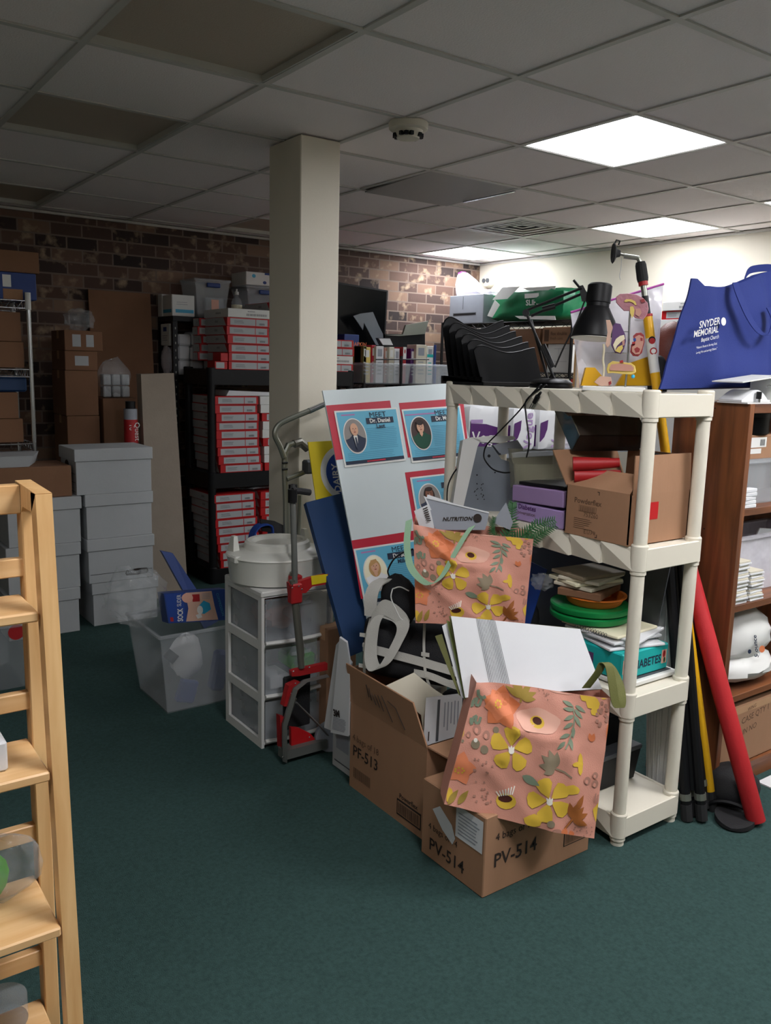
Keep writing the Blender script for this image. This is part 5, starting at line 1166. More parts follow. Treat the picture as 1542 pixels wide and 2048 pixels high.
# --- blue tote bag
t = thing('tote_bag', 'large blue fabric tote bag with white lettering on bookcase top', 'bag', (2.85, 1.76, 1.42))
yb = 1.705; Bq = [ay(1392, 566, yb), ay(1640, 520, yb), ay(1640, 760, yb+.03), ay(1318, 776, yb+.03)]
Bq = [ay(1385, 570, 1.75), ay(1600, 545, 1.75), ay(1640, 770, 1.70), ay(1320, 778, 1.72)]
fb = Face(*Bq)
def Bs(u, v, k=0):
    w_ = .030*math.sin(pi*min(1, u*1.0))*math.sin(pi*min(1, .15+v*.85))+.012*noise.noise(V((u*3, v*3, 3)))+.010*math.exp(-((u-.10-.2*v)/.05)**2)-.012*math.exp(-((u-.62-.05*v)/.03)**2)
    sag = .018*math.sin(pi*2*u)*(1-v) - (.022*(1-v) if u < .06 else 0)
    return fb.p(u, v)+fb.n*(w_+k)-fb.vy*sag
n_ = 28; rs = []
for j in range(n_+1):
    v = j/n_; fr_ = [Bs(i/n_, v) for i in range(n_+1)]
    bk = [Bs(i/n_, v)-fb.n*(.006+.14*max(0, math.sin(pi*(i/n_)))**.75*(.25+.75*min(1, v*1.4))) for i in range(n_, -1, -1)]
    rs.append(fr_+bk)
m = MB().rings(rs, cap=False); m.poly(list(reversed(rs[-1]))); m.build('bag_body', t, 'blue_bag', 50)
q = lambda a, b, k=0: pl(a, b, (Bq[0]+Bq[3])*.5+fb.n*(.034+k), fb.n)
MB().ribbon(smooth([q(1470, 565, 0), q(1478, 590, .02), q(1498, 635, .035), q(1520, 665, .04), q(1540, 668, .035), q(1548, 640, .03), q(1538, 615, .02)], 5), [fb.ux*.032]*40, .003).build('handle', t, 'blue_bag')
MB().ribbon(smooth([q(1488, 562, -.10), q(1495, 545, -.10), q(1508, 538, -.10), q(1540, 536, -.10), q(1560, 545, -.10)], 5), [fb.ux*.012+fb.vy*.026]*40, .003).build('handle', t, 'blue_bag')
f0 = q(1397, 660); uu = (q(1452, 645)-f0); vv = fb.vy
def tl_(m, s_, a, b, sz, bo=0, sq=1): o_ = q(a, b, .008); m.text(s_, o_, (q(a+50, b-11, .008)-o_), (q(a+2, b-20, .008)-o_), sz, 'LEFT', bo, sq)
m = MB().use('white'); tl_(m, 'SNYDER', 1398, 657, .034, .010, .92); tl_(m, 'MEMORIAL', 1387, 675, .031, .010, .90); tl_(m, 'Baptist Church', 1402, 684, .019, .0, .86); tl_(m, '“Historic Roots in Serving God,', 1392, 698, .011, 0, .82); tl_(m, 'Loving Him and serving Others.”', 1392, 708, .011, 0, .80)
m.lathe(tuple(q(1447, 643, .008)), [(.010, 0), (.0135, 0), (.0135, .0006), (.010, .0006)], 18, axis=tuple(fb.n)); m.build('lettering', t)
one('brown_ball', MB().ell((2.66, 1.93, 1.56), (.085, .075, .12)), 'dark reddish brown rounded object peeking out left of blue bag', 'ball', mat='brown_ball')
one('black_pouch', MB().ell(tuple(ax(1317, 745, 2.53)+V((0, 0, -.03))), (.028, .04, .09)), 'black pouch between yellow pole and the blue tote', 'pouch', mat='black_matte')
# ================================================================== WHITE SHELF, second tier
def pk2(m, f, s):
    m.use('ink_soft'); s.text(m, 'Powderflex', .14, .32, .024, 1, bold=.015); s.rect(m, .22, .50, .36, .48, 1); m.use('card'); s.rect(m, .225, .495, .365, .475, 2); m.use('ink_soft'); s.bars(m, .24, .48, .37, .47, 16, 3)
    s.text(m, '753260', .30, .58, .020, 1); s.lines(m, .15, .48, .62, .86, 6, 1, .25, .5); s.text(m, 'E.U.PR', .32, .93, .018, 1)
    m.use('ink'); s.rect(m, .525, .535, .03, .10, 1); s.rect(m, .50, .535, .03, .045, 1); s.rect(m, .525, .535, .90, .97, 1); s.rect(m, .50, .535, .955, .97, 1)
    m.use('red_bright'); f.rect(m, .16, .46, .17, .52, 1)
a, b, c, d, z0, z1 = 2.068, 2.362, 1.602, 1.858, T2, 1.128
t = thing('carton', 'open brown carton with red square, on second tier of white shelf', 'box', (2.215, 1.73, z0))
m = MB().box(a, b, c, d, z0, z0+.004)
for e in ((a, a+.004, c, d), (b-.004, b, c, d), (a, b, c, c+.004), (a, b, d-.004, d)): m.box(*e, z0+.004, z1)
m.build('body', t, 'card')
MB().slab([(a+.012, c, z1), (b, c, z1), (b-.002, c+.006, z1+.118), (a+.022, c+.010, z1+.118)], (0, .004, 0)).build('flap', t, 'card')
MB().slab([(a, d, z1), (a, c+.006, z1), (a+.085, c+.03, z1+.05), (a+.085, d-.03, z1+.05)], (0, 0, .004)).build('flap', t, 'card')
MB().slab([(a, d, z1), (b, d, z1), (b, d+.05, z1+.11), (a-.02, d+.05, z1+.11)], (0, .004, 0)).build('flap', t, 'card')
MB().slab([(b, d, z1), (b, c+.01, z1), (b+.004, c+.02, z1+.11), (b+.004, d, z1+.11)], (-.004, 0, 0)).build('flap', t, 'card')
m = MB(); pk2(m, loc_face(a, b, c, z0, z1), loc_side(a, c, d, z0, z1)); m.build('printing', t)
for k, (za, l) in enumerate(((1.205, 'lower'), (1.244, 'upper'))): one('red_pad', MB().tube([(2.085-.01*k, 1.845, za-.046), (2.13-.01*k, 1.80, za-.042), (2.19-.01*k, 1.745, za-.036)], [.024, .020, .015], 12), '%s red rolled pad in the open carton on white shelf' % l, 'pad', mat='red')
one('black_pouch', MB().ell((2.27, 1.69, 1.20), (.05, .05, .045)), 'black pouch beside the red pads in the open carton', 'pouch', mat='black_matte')
def holder(label, c0, rz, w_, h_, dp, mat='smoke', tilt=0):
    t = thing('brochure_holder', label, 'holder', tuple(c0), rz)
    M_ = WM[t] @ Matrix.Rotation(tilt, 4, 'X')
    k = .003
    MB(M_).box(-w_/2, w_/2, dp-k, dp, 0, h_).build('back_panel', t, mat)
    MB(M_).slab([(-w_/2, 0, 0), (w_/2, 0, 0), (w_/2, 0, h_*.45), (-w_/2, 0, h_*.45)], (0, k, 0)).build('front_panel', t, mat)
    for x in (-w_/2, w_/2-k): MB(M_).slab([(x, 0, 0), (x, dp, 0), (x, dp, h_), (x, dp*.7, h_*.95), (x, dp*.2, h_*.5), (x, 0, h_*.45)], (k, 0, 0)).build('side_panel', t, mat)
    MB(M_).box(-w_/2, w_/2, 0, dp, 0, k).build('floor_panel', t, mat)
    for x in (-w_/2, w_/2): MB(M_).tube([(x, dp, h_), (x, dp*.7, h_*.95), (x, dp*.2, h_*.5), (x, 0, h_*.45), (x, 0, 0)], .0022, 5).build('edge', t, 'acrylic')
holder('smoked clear brochure holder lying on the open carton of white shelf', (2.215, 1.80, 1.290), R_(-20), .25, .20, .075, 'smoke', R_(-48))
holder('smoked clear brochure holder above the lilac boxes on white shelf', (2.20, 2.09, 1.100), R_(-30), .20, .15, .07, 'acrylic', R_(-25))
# lilac boxes
def lil(m, f, s): m.use('purple'); s.text(m, 'US Diabetes', .02, .32, .024, 1, bold=.02); m.use('ink_soft'); s.text(m, 'Conversation', .10, .62, .018, 1); s.text(m, 'Map', .62, .86, .016, 1)
bx('lilac_box', 'lower lilac box with purple print on second tier of white shelf', 'box', 2.09, 2.34, 1.885, 2.135, T2, 1.035, 'lilac_lt', lil)
t = thing('lilac_box', 'upper plain lilac box tilted on the printed lilac box', 'box', (2.2, 2.0, 1.037))
MB().box(2.085, 2.32, 1.885, 2.125, 1.042, 1.098, .003, R=Matrix.Rotation(R_(-2.0), 3, 'X')).build('body', t, 'lilac')
MB().box(2.10, 2.30, 1.90, 2.11, 1.101, 1.112, .003, R=Matrix.Rotation(R_(-2.0), 3, 'X')).build('black_sheet', t, 'black')
# grey device
t = thing('grey_device', 'grey and white electronic device standing at left end of white shelf', 'device', (2.20, 2.30, T2))
nD = V((-.55, -.83, .12)).normalized(); oD = V((2.15, 2.30, T2)); q = lambda a, b, k=0: pl(a, b, oD+nD*k, nD)
MB().slab([q(954, 893), q(920, 1038), q(1030, 1048), q(1040, 930), q(1002, 918), q(985, 893)], -nD*.07).build('front_plate', t, 'grey_dev')
MB().slab([q(926, 880, .005), q(905, 1012, .005), q(906, 1038, .005), q(921, 1038, .005), q(955, 893, .005), q(962, 880, .005), q(945, 874, .005)], -nD*.085).build('shell', t, 'white')
MB().slab([q(944, 876, .005), q(960, 884, .005), q(1000, 886, .005), q(1032, 878, .005), q(1028, 872, .005), q(975, 872, .005)], -nD*.07).build('shell', t, 'white')
MB().slab([q(986, 890, .0), q(1035, 880, .0), q(1046, 896, .0), q(1046, 902, .0), q(1002, 910, .0)], -nD*.05).build('latch', t, 'grey')
m = MB()
for k in range(17): p_ = q(955+random.uniform(-7, 16), 985+random.uniform(-20, 14), .0008); m.lathe(tuple(p_), [(.0001, 0), (.0022, 0), (.0022, .0003), (.0001, .0003)], 8, axis=tuple(nD))
for a_, b_, r_ in ((978, 912, .006), (1000, 908, .003), (954, 950, .003), (990, 945, .003)): m.lathe(tuple(q(a_, b_, .0008)), [(.0001, 0), (r_, 0), (r_, .0003), (.0001, .0003)], 10, axis=tuple(nD))
m.build('speckle', t, 'black')['kind'] = 'stuff'
MB().tube(smooth([q(918, 932, -.05), q(905, 950, -.04), q(896, 972, -.04), q(894, 1000, -.04), q(896, 1030, -.04)], 4), .0028, 6).build('cord', t, 'black')
# --- third tier
bx('plastic_tray', 'white tray with dark top under the turquoise box, third tier', 'tray', 2.115, 2.375, 1.60, 1.86, T3, .522, 'white', lambda m, f, s: (m.use('grey_dark'), m.box(2.13, 2.36, 1.615, 1.85, .5221, .5235)))
def dia(m, f, s):
    m.use('dark_ink'); f.text(m, 'DIABETES', .22, .68, .040, 1, bold=.02, sq=.86)
    for u in (.07, .90): m.use('p_pale'); f.rect(m, u-.05, u+.06, .22, .75, 1); m.use('red'); f.ell(m, u, .38, .03, .13, 2); m.use('green_dk'); f.ell(m, u+.015, .62, .02, .1, 2)
    m.use('organ_purple'); s.rect(m, .35, .5, .3, .85, 1); m.use('p_orange'); s.rect(m, .2, .32, .35, .9, 1)
bx('turquoise_box', 'turquoise box lettered DIABETES on third tier of white shelf', 'box', 2.115, 2.352, 1.625, 1.855, .5245, .612, 'teal', dia)
for k in range(5):
    R = Matrix.Rotation(R_((-14, 9, -5, 16, 3)[k]), 3, 'Z'); zz = .6135+.009*k; cx, cy = 2.235+.012*(k % 2), 1.75+.016*((k*2) % 3)
    m = MB(Matrix.Translation((cx, cy, zz)) @ R.to_4x4()).grid(lambda u, v, k=k: V(((u-.5)*.22, (v-.5)*.23, .004+.006*math.sin(4*u+k)*math.sin(3*v+k)*0)), 1, 1)
    m = MB(Matrix.Translation((cx, cy, zz)) @ R.to_4x4()).box(-.11, .11, -.115, .115, 0, .0085, .002)
    one('notebook', m, '%s in the paper pile on the turquoise box' % ('bottom white notebook', 'second notebook from bottom, pale cover', 'middle white booklet', 'fourth booklet from bottom, crumpled', 'top spiral notebook with yellow page')[k], 'notebook', 'papers on the turquoise box', 'paper' if k != 4 else 'photo_cream')
m = MB()
for k in range(12): c_ = V((2.105, 1.69+.011*k, .661)); m.tube(arc(c_, (1, 0, 0), (0, 0, 1), .007, 0, 2*pi, 8), .0009, 4)
tag(m.build('spiral_wire', None, 'black'), 'black spiral wire at edge of notebook under the green tubs', 'wire')
for k, (zz, l) in enumerate(((.661, 'lower green plastic plate under the orange tray'), (.6875, 'upper green plastic plate directly under the orange tray'))):
    MBm = MB().lathe((2.225, 1.86, zz), [(.001, 0), (.124, 0), (.134, .006), (.136, .012), (.136, .022), (.130, .0262), (.001, .0262)], 40); one('green_plate', MBm, l, 'plate', 'green plates', 'green_tub')
t = thing('orange_tray', 'orange divided plastic tray on the green plates, third tier', 'tray', (2.225, 1.845, 0.7142))
MB().lathe((2.225, 1.845, 0.7142), [(.001, 0), (.082, 0), (.090, .006), (.100, .026), (.108, .030), (.108, .034), (.098, .033), (.085, .010), (.001, .006)], 36).build('dish', t, 'orange_tray')
for a_ in (0, 2.1, 4.2): MB().box(-.09, .0, -.003, .003, 0, .022, R=Matrix.Rotation(a_, 3, 'Z')).v and MB(Matrix.Translation((2.225, 1.845, .720)) @ Matrix.Rotation(a_, 4, 'Z')).box(0, .085, -.003, .003, 0, .02).build('divider', t, 'orange_tray')
for k in range(5):
    R = Matrix.Rotation(R_((20, 8, -10, 15, -4)[k]), 4, 'Z')
    hh = .024 if k == 0 else .012
    z_ = .7495+(0 if k == 0 else .026+.0125*(k-1))
    m = MB(Matrix.Translation((2.215+.006*(k % 2), 1.86+.01*(k % 3), z_)) @ R).box(-.10, .10, -.075, .075, 0, hh, .002)
    one('booklet', m, ('brown parcel with red stripe on the orange tray', 'bottom cream booklet on the brown parcel', 'second cream booklet on the brown parcel', 'third cream booklet on the brown parcel', 'top booklet with dark cover on the brown parcel')[k], 'booklet' if k else 'parcel', None, ('card_dark', 'offwhite', 'photo_cream', 'offwhite', 'p_grey')[k])
film_bag('plastic_bag', 'crumpled clear film at left of orange tray', (2.12, 1.99, .77), (.035, .04, .028), amp=.2)
m = MB().slab([(2.10, 2.47, .51), (2.10, 2.05, .51), (2.17, 2.02, .80), (2.19, 2.47, .86)], (.004, 0, 0)); one('blue_folder', m, 'bright blue plastic folder leaning at back of third tier', 'folder', mat='blue')
m = MB().slab([(2.36, 2.3, .51), (2.36, 1.70, .51), (2.372, 1.66, .86), (2.372, 2.3, .88)], (.004, 0, 0)); one('grey_board', m, 'blue grey board standing along the back of third tier', 'board', mat='grey_dark')
one('black_pouch', MB().ell((2.16, 2.12, .60), (.06, .07, .09)), 'black fabric pouch left of the green plates, third tier', 'pouch', mat='black_matte')
# --- bottom tier: black trays
for k, (z_, l) in enumerate(((T4, 'bottom black plastic bin on the lowest tier of white shelf'), (T4+.128, 'middle black plastic bin on lowest tier of white shelf'), (T4+.256, 'top black plastic bin on lowest tier of white shelf'))):
    t = thing('plastic_bin', l, 'bin', (2.2, 2.0, z_), group='black bins'); x0, x1, y0, y1 = 2.10, 2.35-.015*k, 1.70+.04*k, 2.30
    MB().hexa([(x0+.012, y0+.012, z_), (x1-.012, y0+.012, z_), (x1-.012, y1-.012, z_), (x0+.012, y1-.012, z_)], [(x0, y0, z_+.11), (x1, y0, z_+.11), (x1, y1, z_+.11), (x0, y1, z_+.11)]).build('body', t, 'black')
    MB().box(x0-.004, x1+.004, y0-.004, y1+.004, z_+.110, z_+.126, .003).build('lid', t, 'grey_dark' if k != 1 else 'black')
# ================================================================== LEANING POLES between white shelf and bookcase
t = thing('rolled_banner', 'tall white rolled banner leaning behind the white shelf posts', 'banner', (2.44, 1.76, 0))
MB().hexa([(2.43, 1.66, 0), (2.455, 1.66, 0), (2.455, 1.72, 0), (2.43, 1.72, 0)], [(2.425, 1.655, .95), (2.45, 1.655, .95), (2.45, 1.80, .95), (2.425, 1.80, .95)]).build('sheet', t, 'white')
for y in (1.70, 1.74, 1.78): MB().tube([(2.428, 1.66+(y-1.66)*.4, .02), (2.422, y, .95)], .005, 6).build('fold', t, 'white')
MB().cyl((2.442, 1.652, 0), (2.438, 1.648, .95), .013).build('roll', t, 'white')
one('white_pole', MB().cyl(ay(1372, 1600, 1.62)+V((0, 0, -.05)), V((2.40, 1.70, .9)), .009), 'slim white pole beside the black tripods behind white shelf', 'pole', mat='white')
def tripod(label, base, top, r, bandz, lean=0):
    b_, t_ = V(base), V(top); t = thing('folded_tripod', label, 'tripod', base)
    d = (t_-b_).normalized(); s_ = d.cross(V((.6, .8, 0))).normalized(); e_ = d.cross(s_)
    for k in range(3):
        a_ = 2*pi*k/3+.4; o = (s_*math.cos(a_)+e_*math.sin(a_)); L = (t_-b_).length
        lg = MB().cyl(b_+o*r*1.0+d*.05, b_+o*r*.8+d*L*.97, r*.62, n=10).build('leg', t, 'black')
        MB().cyl(b_+o*r*1.0+d*(.0), b_+o*r*1.0+d*.055, r*.72, n=10).build('rubber_foot', lg, 'rubber')
        MB().cyl(b_+o*r*1.0+d*bandz, b_+o*r+d*(bandz+.022), r*.72, n=10).build('metal_band', lg, 'alu')
    MB().cyl(b_+d*.1, t_, r*.6, n=10).build('column', t, 'black_metal')
    return t, d, b_
tripod('black folded tripod nearest the white shelf', (2.43, 1.525, .005), (2.42, 1.72, 1.10), .028, .07)
t, d, b_ = tripod('black folded tripod with silver knob beside the bookcase', (2.505, 1.57, .005), (2.50, 1.76, 1.08), .028, .08)
kq = b_+d*.47; MB().lathe(tuple(kq), [(.001, 0), (.006, .01), (.006, .035), (.012, .037), (.012, .048), (.001, .05)], 12, axis=(-.45, -.9, 0)).build('knob', t, 'chrome')
tripod('black folded tripod at right, in front of yellow stick', (2.565, 1.60, .005), (2.56, 1.78, .98), .022, .10)
f_ = az(1512, 1650, .0); d = ((ay(1388, 1190, 1.67)-f_)).normalized(); f_ += V((0, 0, .012))
t = thing('foam_noodle', 'long red foam tube leaning against the bookcase', 'tube', tuple(f_))
e_ = f_+d*1.02; M_ = d
MB().lathe(tuple(f_), [(.012, 0), (.029, 0), (.031, .003), (.031, 1.0), (.029, 1.003), (.012, 1.003), (.012, .0)], 24, axis=tuple(d)).build('tube', t, 'noodle')
# black cap on the carpet
p0 = az(1470, 1652, 0)
t = thing('cap', 'black cap lying on the carpet behind the red foam tube', 'cap', (p0.x+.06, p0.y+.05, 0))
c_ = V((p0.x+.03, p0.y+.02, .006)); M_ = Matrix.Translation(c_) @ Matrix.Rotation(R_(25), 4, 'Z')
m = MB(M_); L_ = [(.075*math.cos(a_)*(1.15 if math.cos(a_) < 0 else .9), .065*math.sin(a_)) for a_ in [2*pi*i/24 for i in range(24)]]
m.rings([[V((x, y, 0)) for x, y in L_], [V((x, y, .008+.010*abs(y)/.065)) for x, y in L_]]); m.build('brim', t, 'black_matte')
MB(M_).ell((.135, .03, .058), (.11, .09, .07), fn=lambda a, b: 1+.04*math.sin(3*b)).build('crown', t, 'black_matte')
MB(M_).tube([V((.02, .02+.075*math.cos(a_), .006+.04*math.sin(a_))) for a_ in [pi*i/10 for i in range(11)]], .008, 6).build('strap', t, 'black')
# ================================================================== BOOKCASE at right
t = thing('bookcase', 'dark brown wooden bookcase at right edge full of supplies', 'bookcase', (3.05, 1.73, 0))
KX0, KX1, KY0, KY1, KH = 2.615, 3.55, 1.575, 1.865, 1.40
MB().box(KX0, KX0+.026, KY0, KY1, 0, KH, .001).build('side_panel', t, 'walnut'); MB().box(KX1-.026, KX1, KY0, KY1, 0, KH, .001).build('side_panel', t, 'walnut')
MB().box(KX0+.026, KX1-.026, KY1-.008, KY1, .0, KH).build('back_panel', t, 'walnut')
MB().box(KX0+.026, KX1-.026, KY0, KY1-.008, KH-.03, KH-.001, .001).build('top', t, 'walnut_h')
SH = (1.045, .705, .365, .075)
for z in SH: MB().box(KX0+.026, KX1-.026, KY0+.004, KY1-.008, z-.024, z, .001).build('shelf', t, 'walnut_h')
MB().box(KX0+.026, KX1-.026, KY0+.01, KY0+.03, 0, .05).build('plinth', t, 'walnut_h')
m = MB()
for z in (.96, 1.38, .66): m.lathe((KX0-.0002, KY0+.13, z), [(.0001, 0), (.003, 0), (.003, .0006), (.0001, .0006)], 8, axis=(-1, 0, 0))
m.build('nail_hole', t, 'ink')['kind'] = 'stuff'
xa = 2.66
clear_tub('clear tub on the upper shelf of the bookcase', xa+.03, 3.2, 1.62, 1.84, SH[0]+.001, SH[0]+.155, 'frost', None, None, .012)
def wl(m, f, s): m.use('white'); f.rect(m, .05, .42, .1, .5); f.rect(m, .10, .34, .55, .75); m.use('grey_dark'); f.bars(m, .31, .39, .18, .44, 6, 2)
bx('carton', 'small brown carton with white labels on the clear tub in bookcase', 'box', xa+.02, 3.05, 1.635, 1.83, SH[0]+.158, SH[0]+.245, 'card', wl)
t = thing('black_tin', 'round black tin on the small carton in the bookcase', 'tin', (2.80, 1.71, SH[0]+.246)); MB().lathe((2.80, 1.71, SH[0]+.246), [(.001, 0), (.085, 0), (.088, .004), (.088, .06), (.001, .06)], 30).build('body', t, 'black_gloss'); MB().lathe((2.80, 1.71, SH[0]+.306), [(.001, 0), (.090, 0), (.090, .014), (.08, .018), (.001, .018)], 30).build('lid', t, 'black')
for k in range(5): one('paper_pad', MB(Matrix.Translation((2.685, 1.597, SH[0]+.0005+.0135*k)) @ Matrix.Rotation(R_(4*(k % 3)-3), 4, 'Z')).box(-.036, .036, -.014, .018, 0, .013, .002), ('bottom white pad of the small stack on upper bookcase shelf', 'second white pad of small stack on upper bookcase shelf', 'middle white pad of small stack on upper bookcase shelf', 'fourth white pad of small stack on upper bookcase shelf', 'top white pad of small stack on upper bookcase shelf')[k], 'pad', 'white pads on the upper bookcase shelf', 'paper')
t = clear_tub('white translucent tub on the second bookcase shelf', 2.665, 3.25, 1.655, 1.84, SH[1]+.001, SH[1]+.21, 'haze_bag', None, None, .012)
one('grey_card', MB().slab([ay(1508, 1083, 1.66), ay(1590, 1100, 1.66), ay(1590, 1060, 1.66), ay(1520, 1056, 1.66)], (0, .004, 0)), 'pale grey card sticking up from translucent tub in bookcase', 'card', mat='paper')
def bk_stack(x, y, n, h_, w_, d_, lab, grp, seed):
    proto = None
    for k in range(n):
        o_ = (x+.004*math.sin(k*2.1+seed), y+.004*math.cos(k*1.7+seed), SH[1]+.0008+h_*k)
        lb = '%s booklet, %s' % ('top' if k == n-1 else ORD[k] if k < 10 else 'upper', lab)
        if proto is None:
            proto = thing('booklet', lb, 'booklet', o_, 0, grp)
            M_ = WM[proto]; MB(M_).box(-w_/2, w_/2, -d_/2, d_/2, 0, h_*.45, .001).build('lower_pages', proto, 'paper'); MB(M_).box(-w_/2+.002, w_/2-.003, -d_/2+.003, d_/2, h_*.5, h_*.92, .001).build('upper_pages', proto, 'offwhite')
        else: dup(proto, o_, R_(3*math.sin(k*3+seed)), lb, grp)
bk_stack(2.685, 1.615, 10, .0155, .075, .065, 'in taller stack at bookcase side', 'booklets in the taller bookcase stack', 1)
bk_stack(2.785, 1.615, 8, .0135, .085, .06, 'in shorter stack beside taller one', 'booklets in the shorter bookcase stack', 2)
# white bag of foam cups
fb0 = loc_face(2.665, 3.02, 1.60, SH[2]+.05, SH[2]+.30)
t = thing('cup_bag', 'white plastic bags printed 5 ounce on the lower bookcase shelf', 'bag', (2.83, 1.70, SH[2]+.001))
def sq(p, q_): d_ = V((math.sin(p)*math.cos(q_), math.sin(p)*math.sin(q_), math.cos(p))); return 1+.10*noise.noise(d_*2.5)+.05*noise.noise(d_*6)
MB().ell((2.855, 1.715, SH[2]+.175), (.195, .115, .115), 26, 16, fn=sq).build('bag_body', t, 'white', 25)
MB().ell((2.86, 1.70, SH[2]+.062), (.20, .12, .06), 26, 12, fn=sq).build('fold', t, 'white', 25)
nB = V((-.25, -.96, .12)).normalized(); q = lambda a, b: pl(a, b, (2.86, 1.588, SH[2]+.2), nB)
m = MB().use('dark_ink'); m.text('5 ounce', q(1517, 1315), (q(1514, 1285)-q(1517, 1315)), (q(1500, 1314)-q(1517, 1315)), .026, bold=.02); m.use('grey'); m.text('foam cups', q(1520, 1312), (q(1517, 1285)-q(1520, 1312)), (q(1503, 1311)-q(1520, 1312)), .009)
m.use('dark_ink'); m.lathe(tuple(q(1499, 1303)), [(.004, 0), (.008, 0), (.008, .0006), (.004, .0006)], 14, axis=tuple(nB)); m.use('p_orange'); m.lathe(tuple(q(1524, 1298)), [(.0001, 0), (.013, 0), (.013, .0008), (.0001, .0008)], 20, axis=tuple(nB)); m.build('printing', t)
def hand(m, f, s):
    m.use('ink_soft'); m.text('CASE QTY 1', f.p(.20, .33, 1), f.ux+f.vy*.12, f.vy, .034); m.text('IN NO', f.p(.22, .52, 1), f.ux+f.vy*.12, f.vy, .032); m.use('card_edge'); f.rect(m, .1, .9, .02, .14, 1); m.use('ink_soft'); m.text('WING', f.p(.25, .14, 2), f.ux+f.vy*.12, f.vy, .02)
bx('carton', 'brown carton with handwriting on the lowest bookcase shelf', 'box', 2.655, 3.3, 1.592, 1.84, SH[3]+.001, SH[3]+.235, 'card', hand)
one('paper_sheet', MB().box(2.86, 3.1, 1.47, 1.55, .001, .006), 'white paper on the carpet under the bookcase edge', 'paper', mat='paper')
# binder on the bookcase top
t = thing('ring_binder', 'white ring binder lying on top of bookcase under blue bag', 'binder', (2.78, 1.63, KH))
z_ = KH+.001; by0, by1 = 1.578, 1.69
MB().box(2.60, 2.795, by0, by1, z_, z_+.004).build('cover', t, 'white')
MB().slab([(2.56, by0, z_+.068), (2.795, by0, z_+.092), (2.795, by1, z_+.092), (2.56, by1, z_+.068)], (0, 0, .004)).build('cover', t, 'white')
sp = MB().box(2.79, 2.797, by0, by1, z_, z_+.096).build('spine', t, 'white'); MB().box(2.797, 2.99, by0+.002, by1, z_, z_+.092, .002).build('spine', t, 'white')
MB().slab([(2.82, by0+.0015, z_+.03), (2.97, by0+.0015, z_+.03), (2.97, by0+.0015, z_+.08), (2.82, by0+.0015, z_+.08)], (0, -.0008, 0)).build('cover_picture', t, 'poster_blue')
def pgs(u, v): return V((2.60+.17*u, by0+.022+.08*v, z_+.012+.045*math.sin(pi*min(1, u*1.1))*(.5+.5*u)))
m = MB().use('paper'); a_ = [pgs(i/12, 0) for i in range(13)]; m.rings([[p_ for p_ in a_]+[V((p_.x, p_.y, z_+.005)) for p_ in reversed(a_)], [p_+V((0, .085, 0)) for p_ in a_]+[V((p_.x, p_.y+.085, z_+.005)) for p_ in reversed(a_)]]); m.build('pages', t, 'paper')
MB().tube(arc((2.755, by0+.02, z_+.03), (1, 0, 0), (0, 0, 1), .032, -.3, 2.2, 10), .002, 6).build('ring', t, 'chrome')
t = thing('lip_balm', 'small black capped tube standing in the open binder', 'tube', (2.68, by0+.01, z_+.004)); MB().cyl((2.68, by0+.01, z_+.004), (2.68, by0+.01, z_+.016), .006, n=12).build('body', t, 'chrome'); MB().cyl((2.68, by0+.01, z_+.016), (2.68, by0+.01, z_+.04), .0085, n=12).build('cap', t, 'black')
# ================================================================== BACK OF THE ROOM, right of the column
def wire_shelf(name, label, x0, x1, y0, y1, tops, ztop, cat='shelf', mat='black_metal', step=.05):
    t = thing(name, label, cat, ((x0+x1)/2, (y0+y1)/2, 0))
    for x in (x0, x1):
        for y in (y0, y1): MB().cyl((x, y, 0), (x, y, ztop), .0125, n=10).build('post', t, mat)
    for z in tops:
        m = MB()
        for dz in (0, -.035):
            for a, b in (((x0, y0), (x1, y0)), ((x0, y1), (x1, y1)), ((x0, y0), (x0, y1)), ((x1, y0), (x1, y1))): m.cyl((*a, z+dz-.004), (*b, z+dz-.004), .004, n=6)
        nx, ny = int((x1-x0)/step), int((y1-y0)/step)
        for y in (y0, y1): m.tube([(x0+(x1-x0)*i/nx, y, z-.004-.035*(i % 2)) for i in range(nx+1)], .0028, 5)
        for x in (x0, x1): m.tube([(x, y0+(y1-y0)*i/ny, z-.004-.035*(i % 2)) for i in range(ny+1)], .0028, 5)
        if x1-x0 > y1-y0:
            for i in range(1, 2*nx): m.cyl((x0+(x1-x0)*i/nx/2, y0, z-.003), (x0+(x1-x0)*i/nx/2, y1, z-.003), .0024, n=5)
        else:
            for i in range(1, 2*ny): m.cyl((x0, y0+(y1-y0)*i/ny/2, z-.003), (x1, y0+(y1-y0)*i/ny/2, z-.003), .0024, n=5)
        m.build('tier', t, mat)
    return t
# television
q = lambda a, b, y=5.66: ay(a, b, y)
t = thing('television', 'black flat television mounted before the brick wall right of column', 'television', (3.75, 5.66, 1.45))
P_ = [V((3.12, 5.58, q(640, 564).z+.03)), q(776, 581), q(767, 735), V((3.12, 5.58, q(640, 742).z))]
MB().slab([P_[0], P_[3], P_[2], P_[1]], (0, .045, 0)).build('bezel', t, 'black')
f = Face(*P_); m = MB(); f.rect(m, .012, .985, .02, .97, 1); m.build('screen', t, 'screen')
MB().box(3.45, 3.75, 5.66, 5.968, 1.68, 1.90).build('wall_bracket', t, 'black_metal')
R1 = wire_shelf('wire_rack', 'black wire rack of bins and product boxes under the television', 3.55, 4.50, 5.22, 5.56, (.4, .9, 1.365), 1.37)
xm = ay(803, 740, 5.2).x
MB().cyl((xm, 5.205, .02), (xm, 5.205, ay(803, 712, 5.2).z), .011, n=10).build('post', R1, 'black_metal')
MB().cyl(ay(752, 719, 5.2), ay(858, 719, 5.2), .0045, n=8).build('cross_bar', R1, 'black_metal')
ZB = 1.3665
